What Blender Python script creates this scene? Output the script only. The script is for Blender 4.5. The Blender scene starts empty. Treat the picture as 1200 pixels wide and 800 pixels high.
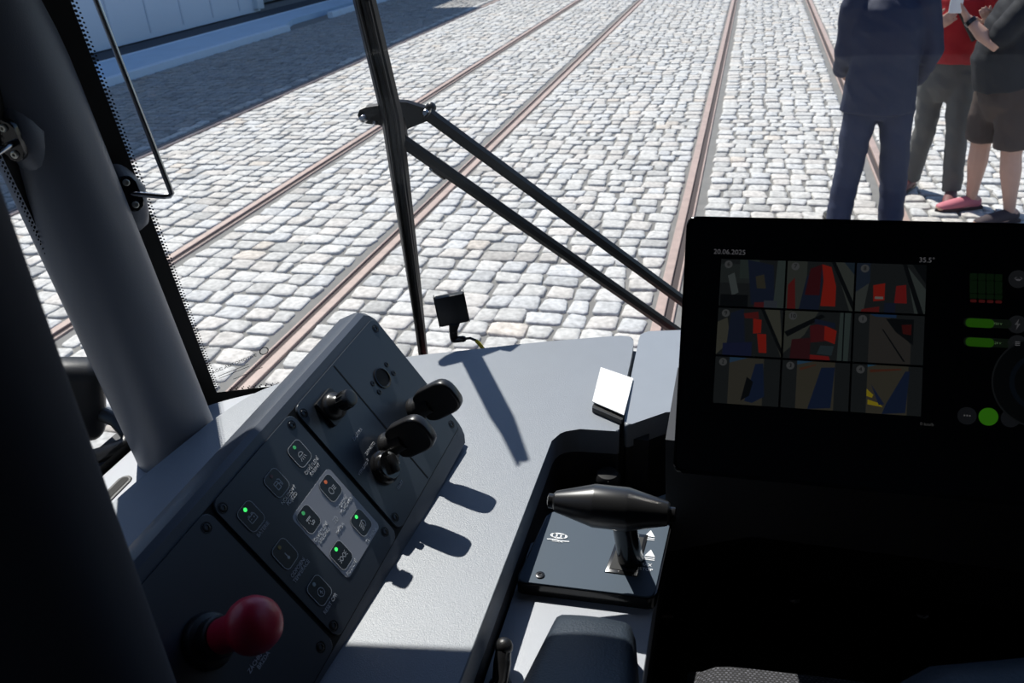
import bpy, bmesh, math, random
import numpy as np
from mathutils import Vector, Matrix, noise as mnoise
random.seed(7)
S = bpy.context.scene
COL = S.collection
H = 2.15            # eye height above the rails; all heights below are given relative to it

# ------------------------------------------------------------------ camera
F = 965.0; PX, PY = 600.0, 400.0
d1 = Vector((291, -535, F)).normalized()
up_ = d1.cross(Vector((1, -0.058, 0))).normalized()
if up_.y > 0: up_ = -up_
xr = d1.cross(up_).normalized()
if xr.x < 0: xr = -xr
ROT = Matrix((xr, d1, up_))                        # world = ROT @ (right, down, forward)
cam_d = bpy.data.cameras.new('camera'); cam = bpy.data.objects.new('camera', cam_d); COL.objects.link(cam)
cam_d.sensor_width = 23.5; cam_d.lens = F/1200*23.5
cam_d.clip_start = 0.02; cam_d.clip_end = 500
cam_d.dof.use_dof = True; cam_d.dof.focus_distance = 1.05; cam_d.dof.aperture_fstop = 9
cm = ROT.to_3x3()
cam.matrix_world = Matrix.Translation((0, 0, H)) @ Matrix((
    (cm[0][0], -cm[0][1], -cm[0][2]), (cm[1][0], -cm[1][1], -cm[1][2]), (cm[2][0], -cm[2][1], -cm[2][2]))).to_4x4()
S.camera = cam

def ray(px, py): return (ROT @ Vector((px-PX, py-PY, F))).normalized()
def gz(px, py, z):                                 # point of a level plane at relative height z
    r = ray(px, py); return r*(z/r.z)

# ------------------------------------------------------------------ sun, sky, exposure
SUN = Vector((-0.50, 0.55, 1.0)).normalized()
sd = bpy.data.lights.new('sun', 'SUN'); sd.energy = 6.0; sd.angle = math.radians(0.53); sd.color = (1, 0.965, 0.91)
so = bpy.data.objects.new('sun', sd); COL.objects.link(so)
so.rotation_euler = SUN.to_track_quat('Z', 'Y').to_euler(); so.location = (-20, 15, 40)
w = bpy.data.worlds.new('sky'); S.world = w; w.use_nodes = True
nt = w.node_tree; bg = nt.nodes['Background']
sky = nt.nodes.new('ShaderNodeTexSky'); sky.sky_type = 'NISHITA'; sky.sun_disc = False
sky.sun_elevation = math.asin(SUN.z); sky.sun_rotation = math.atan2(SUN.x, SUN.y)
sky.dust_density = 0.3; sky.ozone_density = 5.0
nt.links.new(sky.outputs[0], bg.inputs[0]); bg.inputs[1].default_value = 0.125
S.view_settings.view_transform = 'Standard'; S.view_settings.look = 'None'
S.view_settings.gamma = 1; S.view_settings.use_curve_mapping = False
S.view_settings.exposure = 0.0

# ------------------------------------------------------------------ materials
def mat(name, col, rough=0.5, metal=0.0, noise=0.0, nscale=40, bump=0.0, bscale=300, emit=None, estr=1.0, spec=0.5, coat=0.0):
    m = bpy.data.materials.new(name); m.use_nodes = True; n = m.node_tree; b = n.nodes['Principled BSDF']
    b.inputs['Base Color'].default_value = (*col, 1); b.inputs['Roughness'].default_value = rough
    b.inputs['Metallic'].default_value = metal; b.inputs['Specular IOR Level'].default_value = spec
    b.inputs['Coat Weight'].default_value = coat
    tc = n.nodes.new('ShaderNodeTexCoord')
    nz = n.nodes.new('ShaderNodeTexNoise'); nz.inputs['Scale'].default_value = nscale; nz.inputs['Detail'].default_value = 5
    n.links.new(tc.outputs['Object'], nz.inputs['Vector'])
    mx = n.nodes.new('ShaderNodeMix'); mx.data_type = 'RGBA'
    mx.inputs[6].default_value = (*[c*(1-noise) for c in col], 1); mx.inputs[7].default_value = (*[min(1, c*(1+noise)) for c in col], 1)
    n.links.new(nz.outputs[0], mx.inputs[0]); n.links.new(mx.outputs[2], b.inputs['Base Color'])
    if bump:
        n2 = n.nodes.new('ShaderNodeTexNoise'); n2.inputs['Scale'].default_value = bscale; n2.inputs['Detail'].default_value = 3
        n.links.new(tc.outputs['Object'], n2.inputs['Vector'])
        bp = n.nodes.new('ShaderNodeBump'); bp.inputs['Strength'].default_value = bump; bp.inputs['Distance'].default_value = 0.001
        n.links.new(n2.outputs[0], bp.inputs['Height']); n.links.new(bp.outputs[0], b.inputs['Normal'])
    if emit:
        b.inputs['Emission Color'].default_value = (*emit, 1); b.inputs['Emission Strength'].default_value = estr
    return m
M = dict(
 dash=mat('dash grey plastic', (.235,.255,.285), .40, noise=.05, bump=.35, bscale=900),
 cowl=mat('cowl grey plastic', (.275,.30,.335), .36, noise=.04, bump=.2, bscale=900),
 sill=mat('sill grey plastic', (.37,.39,.43), .4, noise=.04, bump=.2, bscale=900),
 recess=mat('recess black plastic', (.02,.02,.022), .5, bump=.3, bscale=700),
 housing=mat('housing plastic', (.07,.08,.10), .36, noise=.05, bump=.2, bscale=900),
 panel=mat('panel foil', (.036,.046,.062), .34, noise=.06),
 panel2=mat('light panel foil', (.42,.44,.50), .42, noise=.03),
 key=mat('button foil', (.016,.02,.024), .35),
 black=mat('black plastic', (.012,.012,.013), .4, bump=.2, bscale=600),
 gloss=mat('gloss black plastic', (.012,.012,.013), .16),
 satin=mat('satin black grip', (.018,.018,.019), .3),
 pillar=mat('pillar paint', (.105,.118,.145), .42, bump=.15, bscale=800),
 frit=mat('black enamel band', (.006,.006,.006), .6, spec=.2),
 ink=mat('white print', (.85,.87,.9), .5), inkdim=mat('shaded print', (.5,.53,.6), .5), outline=mat('button outline', (.5,.54,.6), .5),  # inkdim: dim copy of the white print, pillar shade painted into labels
 steel=mat('steel', (.45,.45,.46), .25, 1.0), screw=mat('black steel', (.03,.03,.032), .3, .8), ring=mat('bright screw', (.55,.54,.48), .35, .6),
 red=mat('red plastic', (.62,.012,.05), .38, coat=.2),
 white=mat('white card', (.85,.85,.84), .6),
 plate=mat('controller plate', (.052,.076,.106), .6, spec=.3, noise=.03),
 leather=mat('armrest vinyl', (.028,.038,.052), .42, noise=.1, bump=.6, bscale=450),
 rail=mat('rail steel', (.42,.31,.265), .55, .0, noise=.3, nscale=14),
 groove=mat('rail groove', (.055,.038,.035), .8), mortar=mat('mortar', (.195,.19,.18), .9, noise=.25, nscale=9),
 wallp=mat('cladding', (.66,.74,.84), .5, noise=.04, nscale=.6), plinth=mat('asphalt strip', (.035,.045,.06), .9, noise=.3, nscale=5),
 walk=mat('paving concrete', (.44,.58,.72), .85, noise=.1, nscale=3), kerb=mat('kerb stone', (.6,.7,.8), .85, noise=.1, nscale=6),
 dark=mat('cab dark trim', (.02,.02,.023), .6), rubber=mat('rubber floor', (.012,.012,.013), .55), wiper=mat('wiper black', (.02,.021,.024), .38, bump=.2),
 wiperlip=mat('wiper rubber', (.012,.012,.012), .6),
 body=mat('tram body', (.55,.06,.05), .3), yellow=mat('yellow sleeve', (.65,.5,.02), .5),
 led=mat('green led', (.05,.5,.1), .4, emit=(.06,1,.18), estr=1.0), ledd=mat('dim green led', (.05,.25,.1), .4, emit=(.05,.45,.14), estr=.45),
 ledo=mat('orange led', (.5,.12,.04), .4, emit=(.8,.2,.08), estr=.3), ledr=mat('dull red led', (.16,.06,.06), .4), ledy=mat('dull amber led', (.3,.22,.06), .4), ledw=mat('dull white led', (.3,.38,.42), .4),
 bluei=mat('blue print', (.12,.2,.38), .5),
)
def fabric():
    m = mat('seat weave', (.10,.10,.11), .9); n = m.node_tree; b = n.nodes['Principled BSDF']
    tc = n.nodes.new('ShaderNodeTexCoord'); br = n.nodes.new('ShaderNodeTexBrick'); br.inputs['Scale'].default_value = 60
    br.inputs['Color1'].default_value = (.13,.13,.15,1); br.inputs['Color2'].default_value = (.045,.045,.055,1); br.inputs['Mortar'].default_value = (.02,.02,.022,1)
    br.inputs['Mortar Size'].default_value = .06; br.inputs['Brick Width'].default_value = .25; br.inputs['Row Height'].default_value = .22
    n.links.new(tc.outputs['Object'], br.inputs['Vector']); n.links.new(br.outputs[0], b.inputs['Base Color']); return m
M['fabric'] = fabric()
def glassmat():
    m = bpy.data.materials.new('window glass'); m.use_nodes = True; n = m.node_tree; n.nodes.clear()
    o = n.nodes.new('ShaderNodeOutputMaterial'); t = n.nodes.new('ShaderNodeBsdfTransparent'); g = n.nodes.new('ShaderNodeBsdfGlossy')
    t.inputs[0].default_value = (.93,.945,.94,1); g.inputs['Roughness'].default_value = .02
    lw = n.nodes.new('ShaderNodeLayerWeight'); lw.inputs['Blend'].default_value = .5
    pw = n.nodes.new('ShaderNodeMath'); pw.operation = 'POWER'; pw.inputs[1].default_value = 5
    ma = n.nodes.new('ShaderNodeMath'); ma.operation = 'MULTIPLY_ADD'; ma.inputs[1].default_value = .8; ma.inputs[2].default_value = .02
    n.links.new(lw.outputs['Facing'], pw.inputs[0]); n.links.new(pw.outputs[0], ma.inputs[0])
    mx = n.nodes.new('ShaderNodeMixShader'); n.links.new(ma.outputs[0], mx.inputs[0]); n.links.new(t.outputs[0], mx.inputs[1]); n.links.new(g.outputs[0], mx.inputs[2])
    n.links.new(mx.outputs[0], o.inputs[0]); return m
M['glass'] = glassmat()
def attrmat(name, rough=.85, emit=0.0, nz=0.0, bump=0.0, scale=60):
    m = bpy.data.materials.new(name); m.use_nodes = True; n = m.node_tree; b = n.nodes['Principled BSDF']
    a = n.nodes.new('ShaderNodeAttribute'); a.attribute_name = 'tone'; b.inputs['Roughness'].default_value = rough
    src = a.outputs['Color']
    if nz:
        tc = n.nodes.new('ShaderNodeTexCoord'); t = n.nodes.new('ShaderNodeTexNoise'); t.inputs['Scale'].default_value = scale; t.inputs['Detail'].default_value = 6
        n.links.new(tc.outputs['Object'], t.inputs['Vector'])
        mr = n.nodes.new('ShaderNodeMapRange'); mr.inputs[1].default_value = .3; mr.inputs[2].default_value = .7; mr.inputs[3].default_value = 1-nz; mr.inputs[4].default_value = 1+nz*.5
        n.links.new(t.outputs[0], mr.inputs[0])
        mu = n.nodes.new('ShaderNodeVectorMath'); mu.operation = 'SCALE'; n.links.new(src, mu.inputs[0]); n.links.new(mr.outputs[0], mu.inputs['Scale']); src = mu.outputs[0]
        if bump:
            bp = n.nodes.new('ShaderNodeBump'); bp.inputs['Strength'].default_value = bump; bp.inputs['Distance'].default_value = .006
            n.links.new(t.outputs[0], bp.inputs['Height']); n.links.new(bp.outputs[0], b.inputs['Normal'])
    if emit:
        b.inputs['Base Color'].default_value = (.005,.005,.005,1)
        n.links.new(src, b.inputs['Emission Color']); b.inputs['Emission Strength'].default_value = emit
    else: n.links.new(src, b.inputs['Base Color'])
    b.inputs['Specular IOR Level'].default_value = .25
    return m
M['stone'] = attrmat('granite setts', .8, nz=.30, bump=.7, scale=30)
M['screen'] = attrmat('screen picture', .3, emit=.45)

# ------------------------------------------------------------------ builders
def thing(name, label, cat, loc, group=None):
    o = bpy.data.objects.new(name, None); COL.objects.link(o); o.empty_display_size = .05
    o.location = (loc[0], loc[1], loc[2]+H); o['label'] = label; o['category'] = cat
    if group: o['group'] = group
    return o
def wloc(o):
    v = Vector((0,0,0))
    while o: v += Vector(o.location); o = o.parent
    return v
def put(name, me, material, parent=None, label=None, cat=None, group=None, kind=None):
    """link a mesh whose vertices are in scene coordinates (height relative to the eye); origin goes to its base"""
    n = len(me.vertices); co = np.empty(n*3, np.float32); me.vertices.foreach_get('co', co); co = co.reshape(-1,3)
    c = (co.min(0)+co.max(0))/2; c[2] = co[:,2].min()
    me.vertices.foreach_set('co', (co-c).ravel().astype(np.float32)); me.update()
    if material is not None: me.materials.clear(); me.materials.append(material)
    o = bpy.data.objects.new(name, me); COL.objects.link(o)
    p = Vector((float(c[0]), float(c[1]), float(c[2])+H))
    if parent: o.parent = parent; o.location = p - wloc(parent)
    else: o.location = p
    for k, v in (('label',label),('category',cat),('group',group),('kind',kind)):
        if v: o[k] = v
    return o
def bm_put(name, bm, material, parent=None, smooth=35, **k):
    bmesh.ops.recalc_face_normals(bm, faces=bm.faces)
    if smooth:
        for f in bm.faces: f.smooth = True
        for e in bm.edges:
            if len(e.link_faces) == 2 and e.calc_face_angle(0) > math.radians(smooth if max(len(f.verts) for f in e.link_faces) < 7 else 3): e.smooth = False
    me = bpy.data.meshes.new(name); bm.to_mesh(me); bm.free()
    return put(name, me, material, parent, **k)
def prism(bm, poly, z0, z1, T=None, bev=0.0, seg=2):
    """poly in local xy, extruded z0..z1, top edges bevelled, then moved by T"""
    T = T or Matrix.Identity(4)
    b = bmesh.new()
    lo = [b.verts.new((x,y,z0)) for x,y in poly]; hi = [b.verts.new((x,y,z1)) for x,y in poly]
    b.faces.new(lo[::-1]); top = b.faces.new(hi); n = len(poly)
    for i in range(n): b.faces.new((lo[i], lo[(i+1)%n], hi[(i+1)%n], hi[i]))
    if bev:
        bmesh.ops.bevel(b, geom=list(top.edges), offset=bev, segments=seg, profile=.5, affect='EDGES', clamp_overlap=True)
    me = bpy.data.meshes.new('t'); b.to_mesh(me); b.free(); me.transform(T); bm.from_mesh(me); bpy.data.meshes.remove(me)
def rrect(cx, cy, w, h, r, n=5):
    out = []
    for sx, sy, a0 in ((1,1,0),(-1,1,90),(-1,-1,180),(1,-1,270)):
        for i in range(n+1):
            a = math.radians(a0+90*i/n); out.append((cx+sx*(w/2-r)+r*math.cos(a), cy+sy*(h/2-r)+r*math.sin(a)))
    return out
def circ(cx, cy, r, n=24, ry=None): return [(cx+r*math.cos(2*math.pi*i/n), cy+(ry or r)*math.sin(2*math.pi*i/n)) for i in range(n)]
def roundpoly(pts, r, n=5):
    out = []
    m = len(pts)
    for i in range(m):
        p = Vector(pts[i]); a = Vector(pts[i-1]); c = Vector(pts[(i+1)%m]); rr = r[i] if isinstance(r,(list,tuple)) else r
        if rr <= 0: out.append(tuple(p)); continue
        d0 = (a-p); d1_ = (c-p); rr = min(rr, d0.length*.45, d1_.length*.45); q0 = p+d0.normalized()*rr; q1 = p+d1_.normalized()*rr
        for k in range(n+1):
            t = k/n; out.append(tuple(q0*(1-t)**2+p*2*t*(1-t)+q1*t*t))
    return out
def box(bm, c, s, T=None, bev=0.0, seg=2):
    T = (T or Matrix.Identity(4))
    b = bmesh.new(); bmesh.ops.create_cube(b, size=1, matrix=Matrix.Translation(c) @ Matrix.Diagonal((*s,1)))
    if bev: bmesh.ops.bevel(b, geom=list(b.edges), offset=bev, segments=seg, profile=.5, affect='EDGES')
    me = bpy.data.meshes.new('t'); b.to_mesh(me); b.free(); me.transform(T); bm.from_mesh(me); bpy.data.meshes.remove(me)
def lathe(bm, prof, T=None, n=32):
    """prof: (radius, height) list, axis local z"""
    T = T or Matrix.Identity(4); rings = []
    for r, z in prof:
        if r <= 1e-6: rings.append([bm.verts.new(T @ Vector((0,0,z)))])
        else: rings.append([bm.verts.new(T @ Vector((r*math.cos(2*math.pi*i/n), r*math.sin(2*math.pi*i/n), z))) for i in range(n)])
    for a, b in zip(rings, rings[1:]):
        if len(a) == 1 and len(b) == 1: continue
        for i in range(n):
            j = (i+1) % n
            if len(a) == 1: bm.faces.new((a[0], b[j], b[i]))
            elif len(b) == 1: bm.faces.new((a[i], a[j], b[0]))
            else: bm.faces.new((a[i], a[j], b[j], b[i]))
    if len(rings[0]) > 1: bm.faces.new(rings[0][::-1])
    if len(rings[-1]) > 1: bm.faces.new(rings[-1])
def tube(bm, pts, rad, side=None, n=12, cap='round'):
    """tube through pts; rad number, or list of numbers / (rx, ry) with rx along side"""
    P = [Vector(p) for p in pts]
    if not isinstance(rad, (list, tuple)): rad = [rad]*len(P)
    rad = [(r, r) if not isinstance(r, (list, tuple)) else r for r in rad]
    if cap == 'round':
        t0 = (P[0]-P[1]).normalized(); t1 = (P[-1]-P[-2]).normalized()
        a, b = min(rad[0]), min(rad[-1])
        P = [P[0]+t0*a*.95, P[0]+t0*a*.6]+P+[P[-1]+t1*b*.6, P[-1]+t1*b*.95]
        rad = [tuple(x*.3 for x in rad[0]), tuple(x*.8 for x in rad[0])]+list(rad)+[tuple(x*.8 for x in rad[-1]), tuple(x*.3 for x in rad[-1])]
    sv = Vector(side) if side else None; rings = []
    prev = None
    for i, p in enumerate(P):
        t = (P[min(i+1,len(P)-1)]-P[max(i-1,0)]).normalized()
        if sv is not None: s = (sv - t*sv.dot(t)).normalized()
        else:
            if prev is None: prev = Vector((0,0,1)) if abs(t.z) < .9 else Vector((1,0,0))
            s = (prev - t*prev.dot(t)).normalized(); prev = s
        q = t.cross(s); rx, ry = rad[i]
        rings.append([bm.verts.new(p + s*rx*math.cos(2*math.pi*k/n) + q*ry*math.sin(2*math.pi*k/n)) for k in range(n)])
    for a, b in zip(rings, rings[1:]):
        for k in range(n): bm.faces.new((a[k], a[(k+1)%n], b[(k+1)%n], b[k]))
    bm.faces.new(rings[0][::-1]); bm.faces.new(rings[-1])
def ball(bm, c, r, T=None, sc=(1,1,1), n=20):
    bmesh.ops.create_uvsphere(bm, u_segments=n, v_segments=n*2//3, radius=r, matrix=(T or Matrix.Identity(4)) @ Matrix.Translation(c) @ Matrix.Diagonal((*sc,1)))
def flat(bm, poly, T, h=0.0):
    vs = [bm.verts.new(T @ Vector((x,y,h))) for x,y in poly]; bm.faces.new(vs)
def ringflat(bm, outer, inner, T, h=0.0):
    a = [bm.verts.new(T @ Vector((x,y,h))) for x,y in outer]; b = [bm.verts.new(T @ Vector((x,y,h))) for x,y in inner]; n = len(a)
    for i in range(n): bm.faces.new((a[i], a[(i+1)%n], b[(i+1)%n], b[i]))
def strokes(bm, segs, wd, T, h=0.0):
    for (x0,y0,x1,y1) in segs:
        d = Vector((x1-x0, y1-y0)); L = d.length
        if L < 1e-9: continue
        q = Vector((-d.y, d.x))/L*wd/2
        flat(bm, [(x0+q.x,y0+q.y),(x0-q.x,y0-q.y),(x1-q.x,y1-q.y),(x1+q.x,y1+q.y)], T, h)
def text(bm, s, size, T, align='CENTER', ext=0.00012, space=1.0):
    cu = bpy.data.curves.new('t', 'FONT'); cu.body = s; cu.size = size; cu.align_x = align; cu.align_y = 'CENTER'; cu.extrude = ext; cu.resolution_u = 3; cu.space_line = space
    o = bpy.data.objects.new('t', cu); COL.objects.link(o)
    dg = bpy.context.evaluated_depsgraph_get(); dg.update()
    me = bpy.data.meshes.new_from_object(o.evaluated_get(dg)); me.transform(T); bm.from_mesh(me)
    bpy.data.objects.remove(o); bpy.data.meshes.remove(me); bpy.data.curves.remove(cu)
def hull_grid(bm, rows):
    V = [[bm.verts.new(p) for p in r] for r in rows]
    for a, b in zip(V, V[1:]):
        for i in range(len(a)-1): bm.faces.new((a[i], a[i+1], b[i+1], b[i]))
def remesh(bm, vox, smooth=6, name='x'):
    bmesh.ops.recalc_face_normals(bm, faces=bm.faces)
    me = bpy.data.meshes.new(name); bm.to_mesh(me); bm.free(); o = bpy.data.objects.new('t', me); COL.objects.link(o)
    r = o.modifiers.new('r', 'REMESH'); r.mode = 'VOXEL'; r.voxel_size = vox; r.use_smooth_shade = True
    if smooth: q = o.modifiers.new('s', 'SMOOTH'); q.iterations = smooth; q.factor = .5
    dg = bpy.context.evaluated_depsgraph_get(); dg.update()
    out = bpy.data.meshes.new_from_object(o.evaluated_get(dg)); bpy.data.objects.remove(o); bpy.data.meshes.remove(me)
    out.name = name; return out
I4 = Matrix.Identity(4)
G = -H               # ground height

# ================================================================== THE STREET
bm = bmesh.new(); prism(bm, [(-60,-30),(40,-30),(40,90),(-60,90)], G-.30, G-.014)
bm_put('floor', bm, M['mortar'], kind='structure')
rails = [(-3.86,-1),(-2.42,1),(-.32,-1),(1.13,1),(-6.02,1),(3.2,-1),(4.65,1)]   # x of the groove, side the head lies on
def setts():
    rng = np.random.default_rng(3); V = []; Fq = []; C = []; nv = 0
    xs = sorted(x for x, s in rails); edges = [-9.12]+xs+[8.2]
    faces8 = None
    for a, b in zip(edges, edges[1:]):
        lo = a+.10 if a in xs else a; hi = b-.10 if b in xs else b
        y = 1.6
        while y < 25.5:
            ph = .176*(1+.12*(rng.random()-.5)) * (1 if y < 6 else .9)
            far = y > 12 or lo < -6.3 or lo > 3
            nx = max(1, round((hi-lo)/ (.178 if y < 6 else .158)))
            cuts = lo + (hi-lo)*(np.arange(nx+1)/nx)
            cuts[1:-1] += (rng.random(nx-1)-.5)*.075 if nx > 1 else 0
            sk = .014*math.sin(y*1.3+lo)
            for i in range(nx):
                x0, x1 = cuts[i], cuts[i+1]; g = .007+.007*rng.random(4)
                jx = (rng.random(4)-.5)*.030; jy = (rng.random(4)-.5)*.026
                cor = np.array([[x0+g[0]+jx[0], y+g[0]+jy[0]],[x1-g[1]+jx[1], y+g[1]+jy[1]],[x1-g[2]+jx[2], y+ph-g[2]+jy[2]],[x0+g[3]+jx[3], y+ph-g[3]+jy[3]]])
                cor[:,1] += sk*np.sin(cor[:,0]*2.1+y)
                nxt = np.roll(cor, -1, 0); prv = np.roll(cor, 1, 0)
                t = .09+.11*rng.random(4)[:,None]
                ring = np.empty((8,2)); ring[0::2] = cor+(prv-cor)*t*.75; ring[1::2] = cor+(nxt-cor)*t*.75
                ring += (rng.random((8,2))-.5)*.006
                cen = ring.mean(0); z = G+(rng.random()-.5)*.010; tilt = (rng.random(2)-.5)*.05
                def lay(s, dz):
                    p = cen+(ring-cen)*s; return np.column_stack([p, z+dz+(p-cen)@tilt])
                L = [lay(1.03,-.032), lay(1.0,-.0045), lay(.955,.0), lay(.6,.002)]
                V.append(np.vstack(L)); 
                for r in range(3):
                    for k in range(8): Fq.append((nv+r*8+k, nv+r*8+(k+1)%8, nv+(r+1)*8+(k+1)%8, nv+(r+1)*8+k))
                Fq.append(tuple(nv+24+k for k in range(8)))
                nv += 32
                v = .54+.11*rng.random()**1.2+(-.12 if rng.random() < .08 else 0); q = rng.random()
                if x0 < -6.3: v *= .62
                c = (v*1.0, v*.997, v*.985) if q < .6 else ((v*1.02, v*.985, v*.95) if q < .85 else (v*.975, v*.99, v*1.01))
                if rng.random() < .02: c = (v*1.03, v*.95, v*.87)
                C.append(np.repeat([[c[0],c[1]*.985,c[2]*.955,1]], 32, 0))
            y += ph
    me = bpy.data.meshes.new('setts'); me.from_pydata(np.vstack(V).tolist(), [], Fq); 
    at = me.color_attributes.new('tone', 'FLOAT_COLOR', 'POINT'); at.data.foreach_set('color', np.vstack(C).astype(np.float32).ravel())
    for p in me.polygons: p.use_smooth = True
    return me
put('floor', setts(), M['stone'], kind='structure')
rail_names = ['rusty grooved rail, right rail of the next track but one, nearest the shaded building', 'rusty rail']
raillab = {-3.86:'brown grooved tram rail, left rail of the track beside the one with the tram', -2.42:'brown grooved tram rail crossing behind the wiper arms, dark groove on its left',
  -.32:'brown grooved tram rail running down to the monitor, dark groove on its right', 1.13:'brown grooved tram rail passing behind the man in the blue suit',
  -6.02:'thin brown rail at the edge of the building shadow', 3.2:'tram rail right of the man in shorts', 4.65:'tram rail furthest to the right'}
for x, s in rails:
    t = thing('tram_rail', raillab[x], 'rail', (x, 12, G-.02), 'tram rails set in the cobbles')
    def strip(name, x0, x1, z0, z1, m, bev=.004):
        bm = bmesh.new(); prism(bm, [(min(x0,x1),1.2),(max(x0,x1),1.2),(max(x0,x1),40),(min(x0,x1),40)], G+z0, G+z1, bev=bev); bm_put(name, bm, m, t, smooth=0)
    strip('rail_head', x+s*.022, x+s*.080, -.04, .004, M['rail']); strip('groove', x-.022, x+.022, -.04, -.013, M['groove'], 0); strip('lip', x-s*.022, x-s*.036, -.04, .001, M['rail'])
# pavement, strip and depot building on the left
def lvl(name, poly, z0, z1, m, bev=0.0, **k):
    bm = bmesh.new(); prism(bm, poly, z0, z1, bev=bev); return bm_put(name, bm, m, smooth=0, **k)
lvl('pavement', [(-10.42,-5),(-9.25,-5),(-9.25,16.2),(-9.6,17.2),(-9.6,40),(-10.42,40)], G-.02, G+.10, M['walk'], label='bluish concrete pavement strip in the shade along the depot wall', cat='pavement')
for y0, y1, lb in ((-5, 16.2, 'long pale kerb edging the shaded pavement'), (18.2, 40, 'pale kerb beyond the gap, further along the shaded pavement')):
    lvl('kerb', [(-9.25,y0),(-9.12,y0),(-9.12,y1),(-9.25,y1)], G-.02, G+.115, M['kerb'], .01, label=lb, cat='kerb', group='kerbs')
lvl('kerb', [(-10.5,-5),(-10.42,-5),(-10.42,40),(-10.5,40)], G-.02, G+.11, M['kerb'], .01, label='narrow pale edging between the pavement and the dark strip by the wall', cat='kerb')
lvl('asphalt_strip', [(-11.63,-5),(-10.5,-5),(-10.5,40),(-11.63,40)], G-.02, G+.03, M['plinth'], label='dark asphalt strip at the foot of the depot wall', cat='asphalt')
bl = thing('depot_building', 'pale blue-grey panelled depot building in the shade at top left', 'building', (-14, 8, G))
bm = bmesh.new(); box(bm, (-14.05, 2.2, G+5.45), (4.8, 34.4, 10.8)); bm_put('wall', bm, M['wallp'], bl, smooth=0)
bm = bmesh.new()
for i in range(30): box(bm, (-11.65, -14+i*1.12, G+5.45), (.03, .035, 10.6))
bm_put('panel_joint', bm, mat('joint', (.55,.62,.72), .7), bl, smooth=0)
bm = bmesh.new(); box(bm, (-11.6, 19.25, G+5.4), (.16, .3, 10.6), bev=.02); bm_put('corner_post', bm, mat('post white', (.55,.62,.68), .5), bl, smooth=0)
bm = bmesh.new(); box(bm, (-15, 29.5, G+5.45), (4.8, 20, 10.8)); bm_put('rear_wing', bm, mat('wing', (.16,.19,.2), .6), bl, smooth=0)
bm = bmesh.new(); box(bm, (-14, 8, G+10.95), (5.1, 35, .25), bev=.03); bm_put('parapet', bm, M['kerb'], bl, smooth=0)

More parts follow.
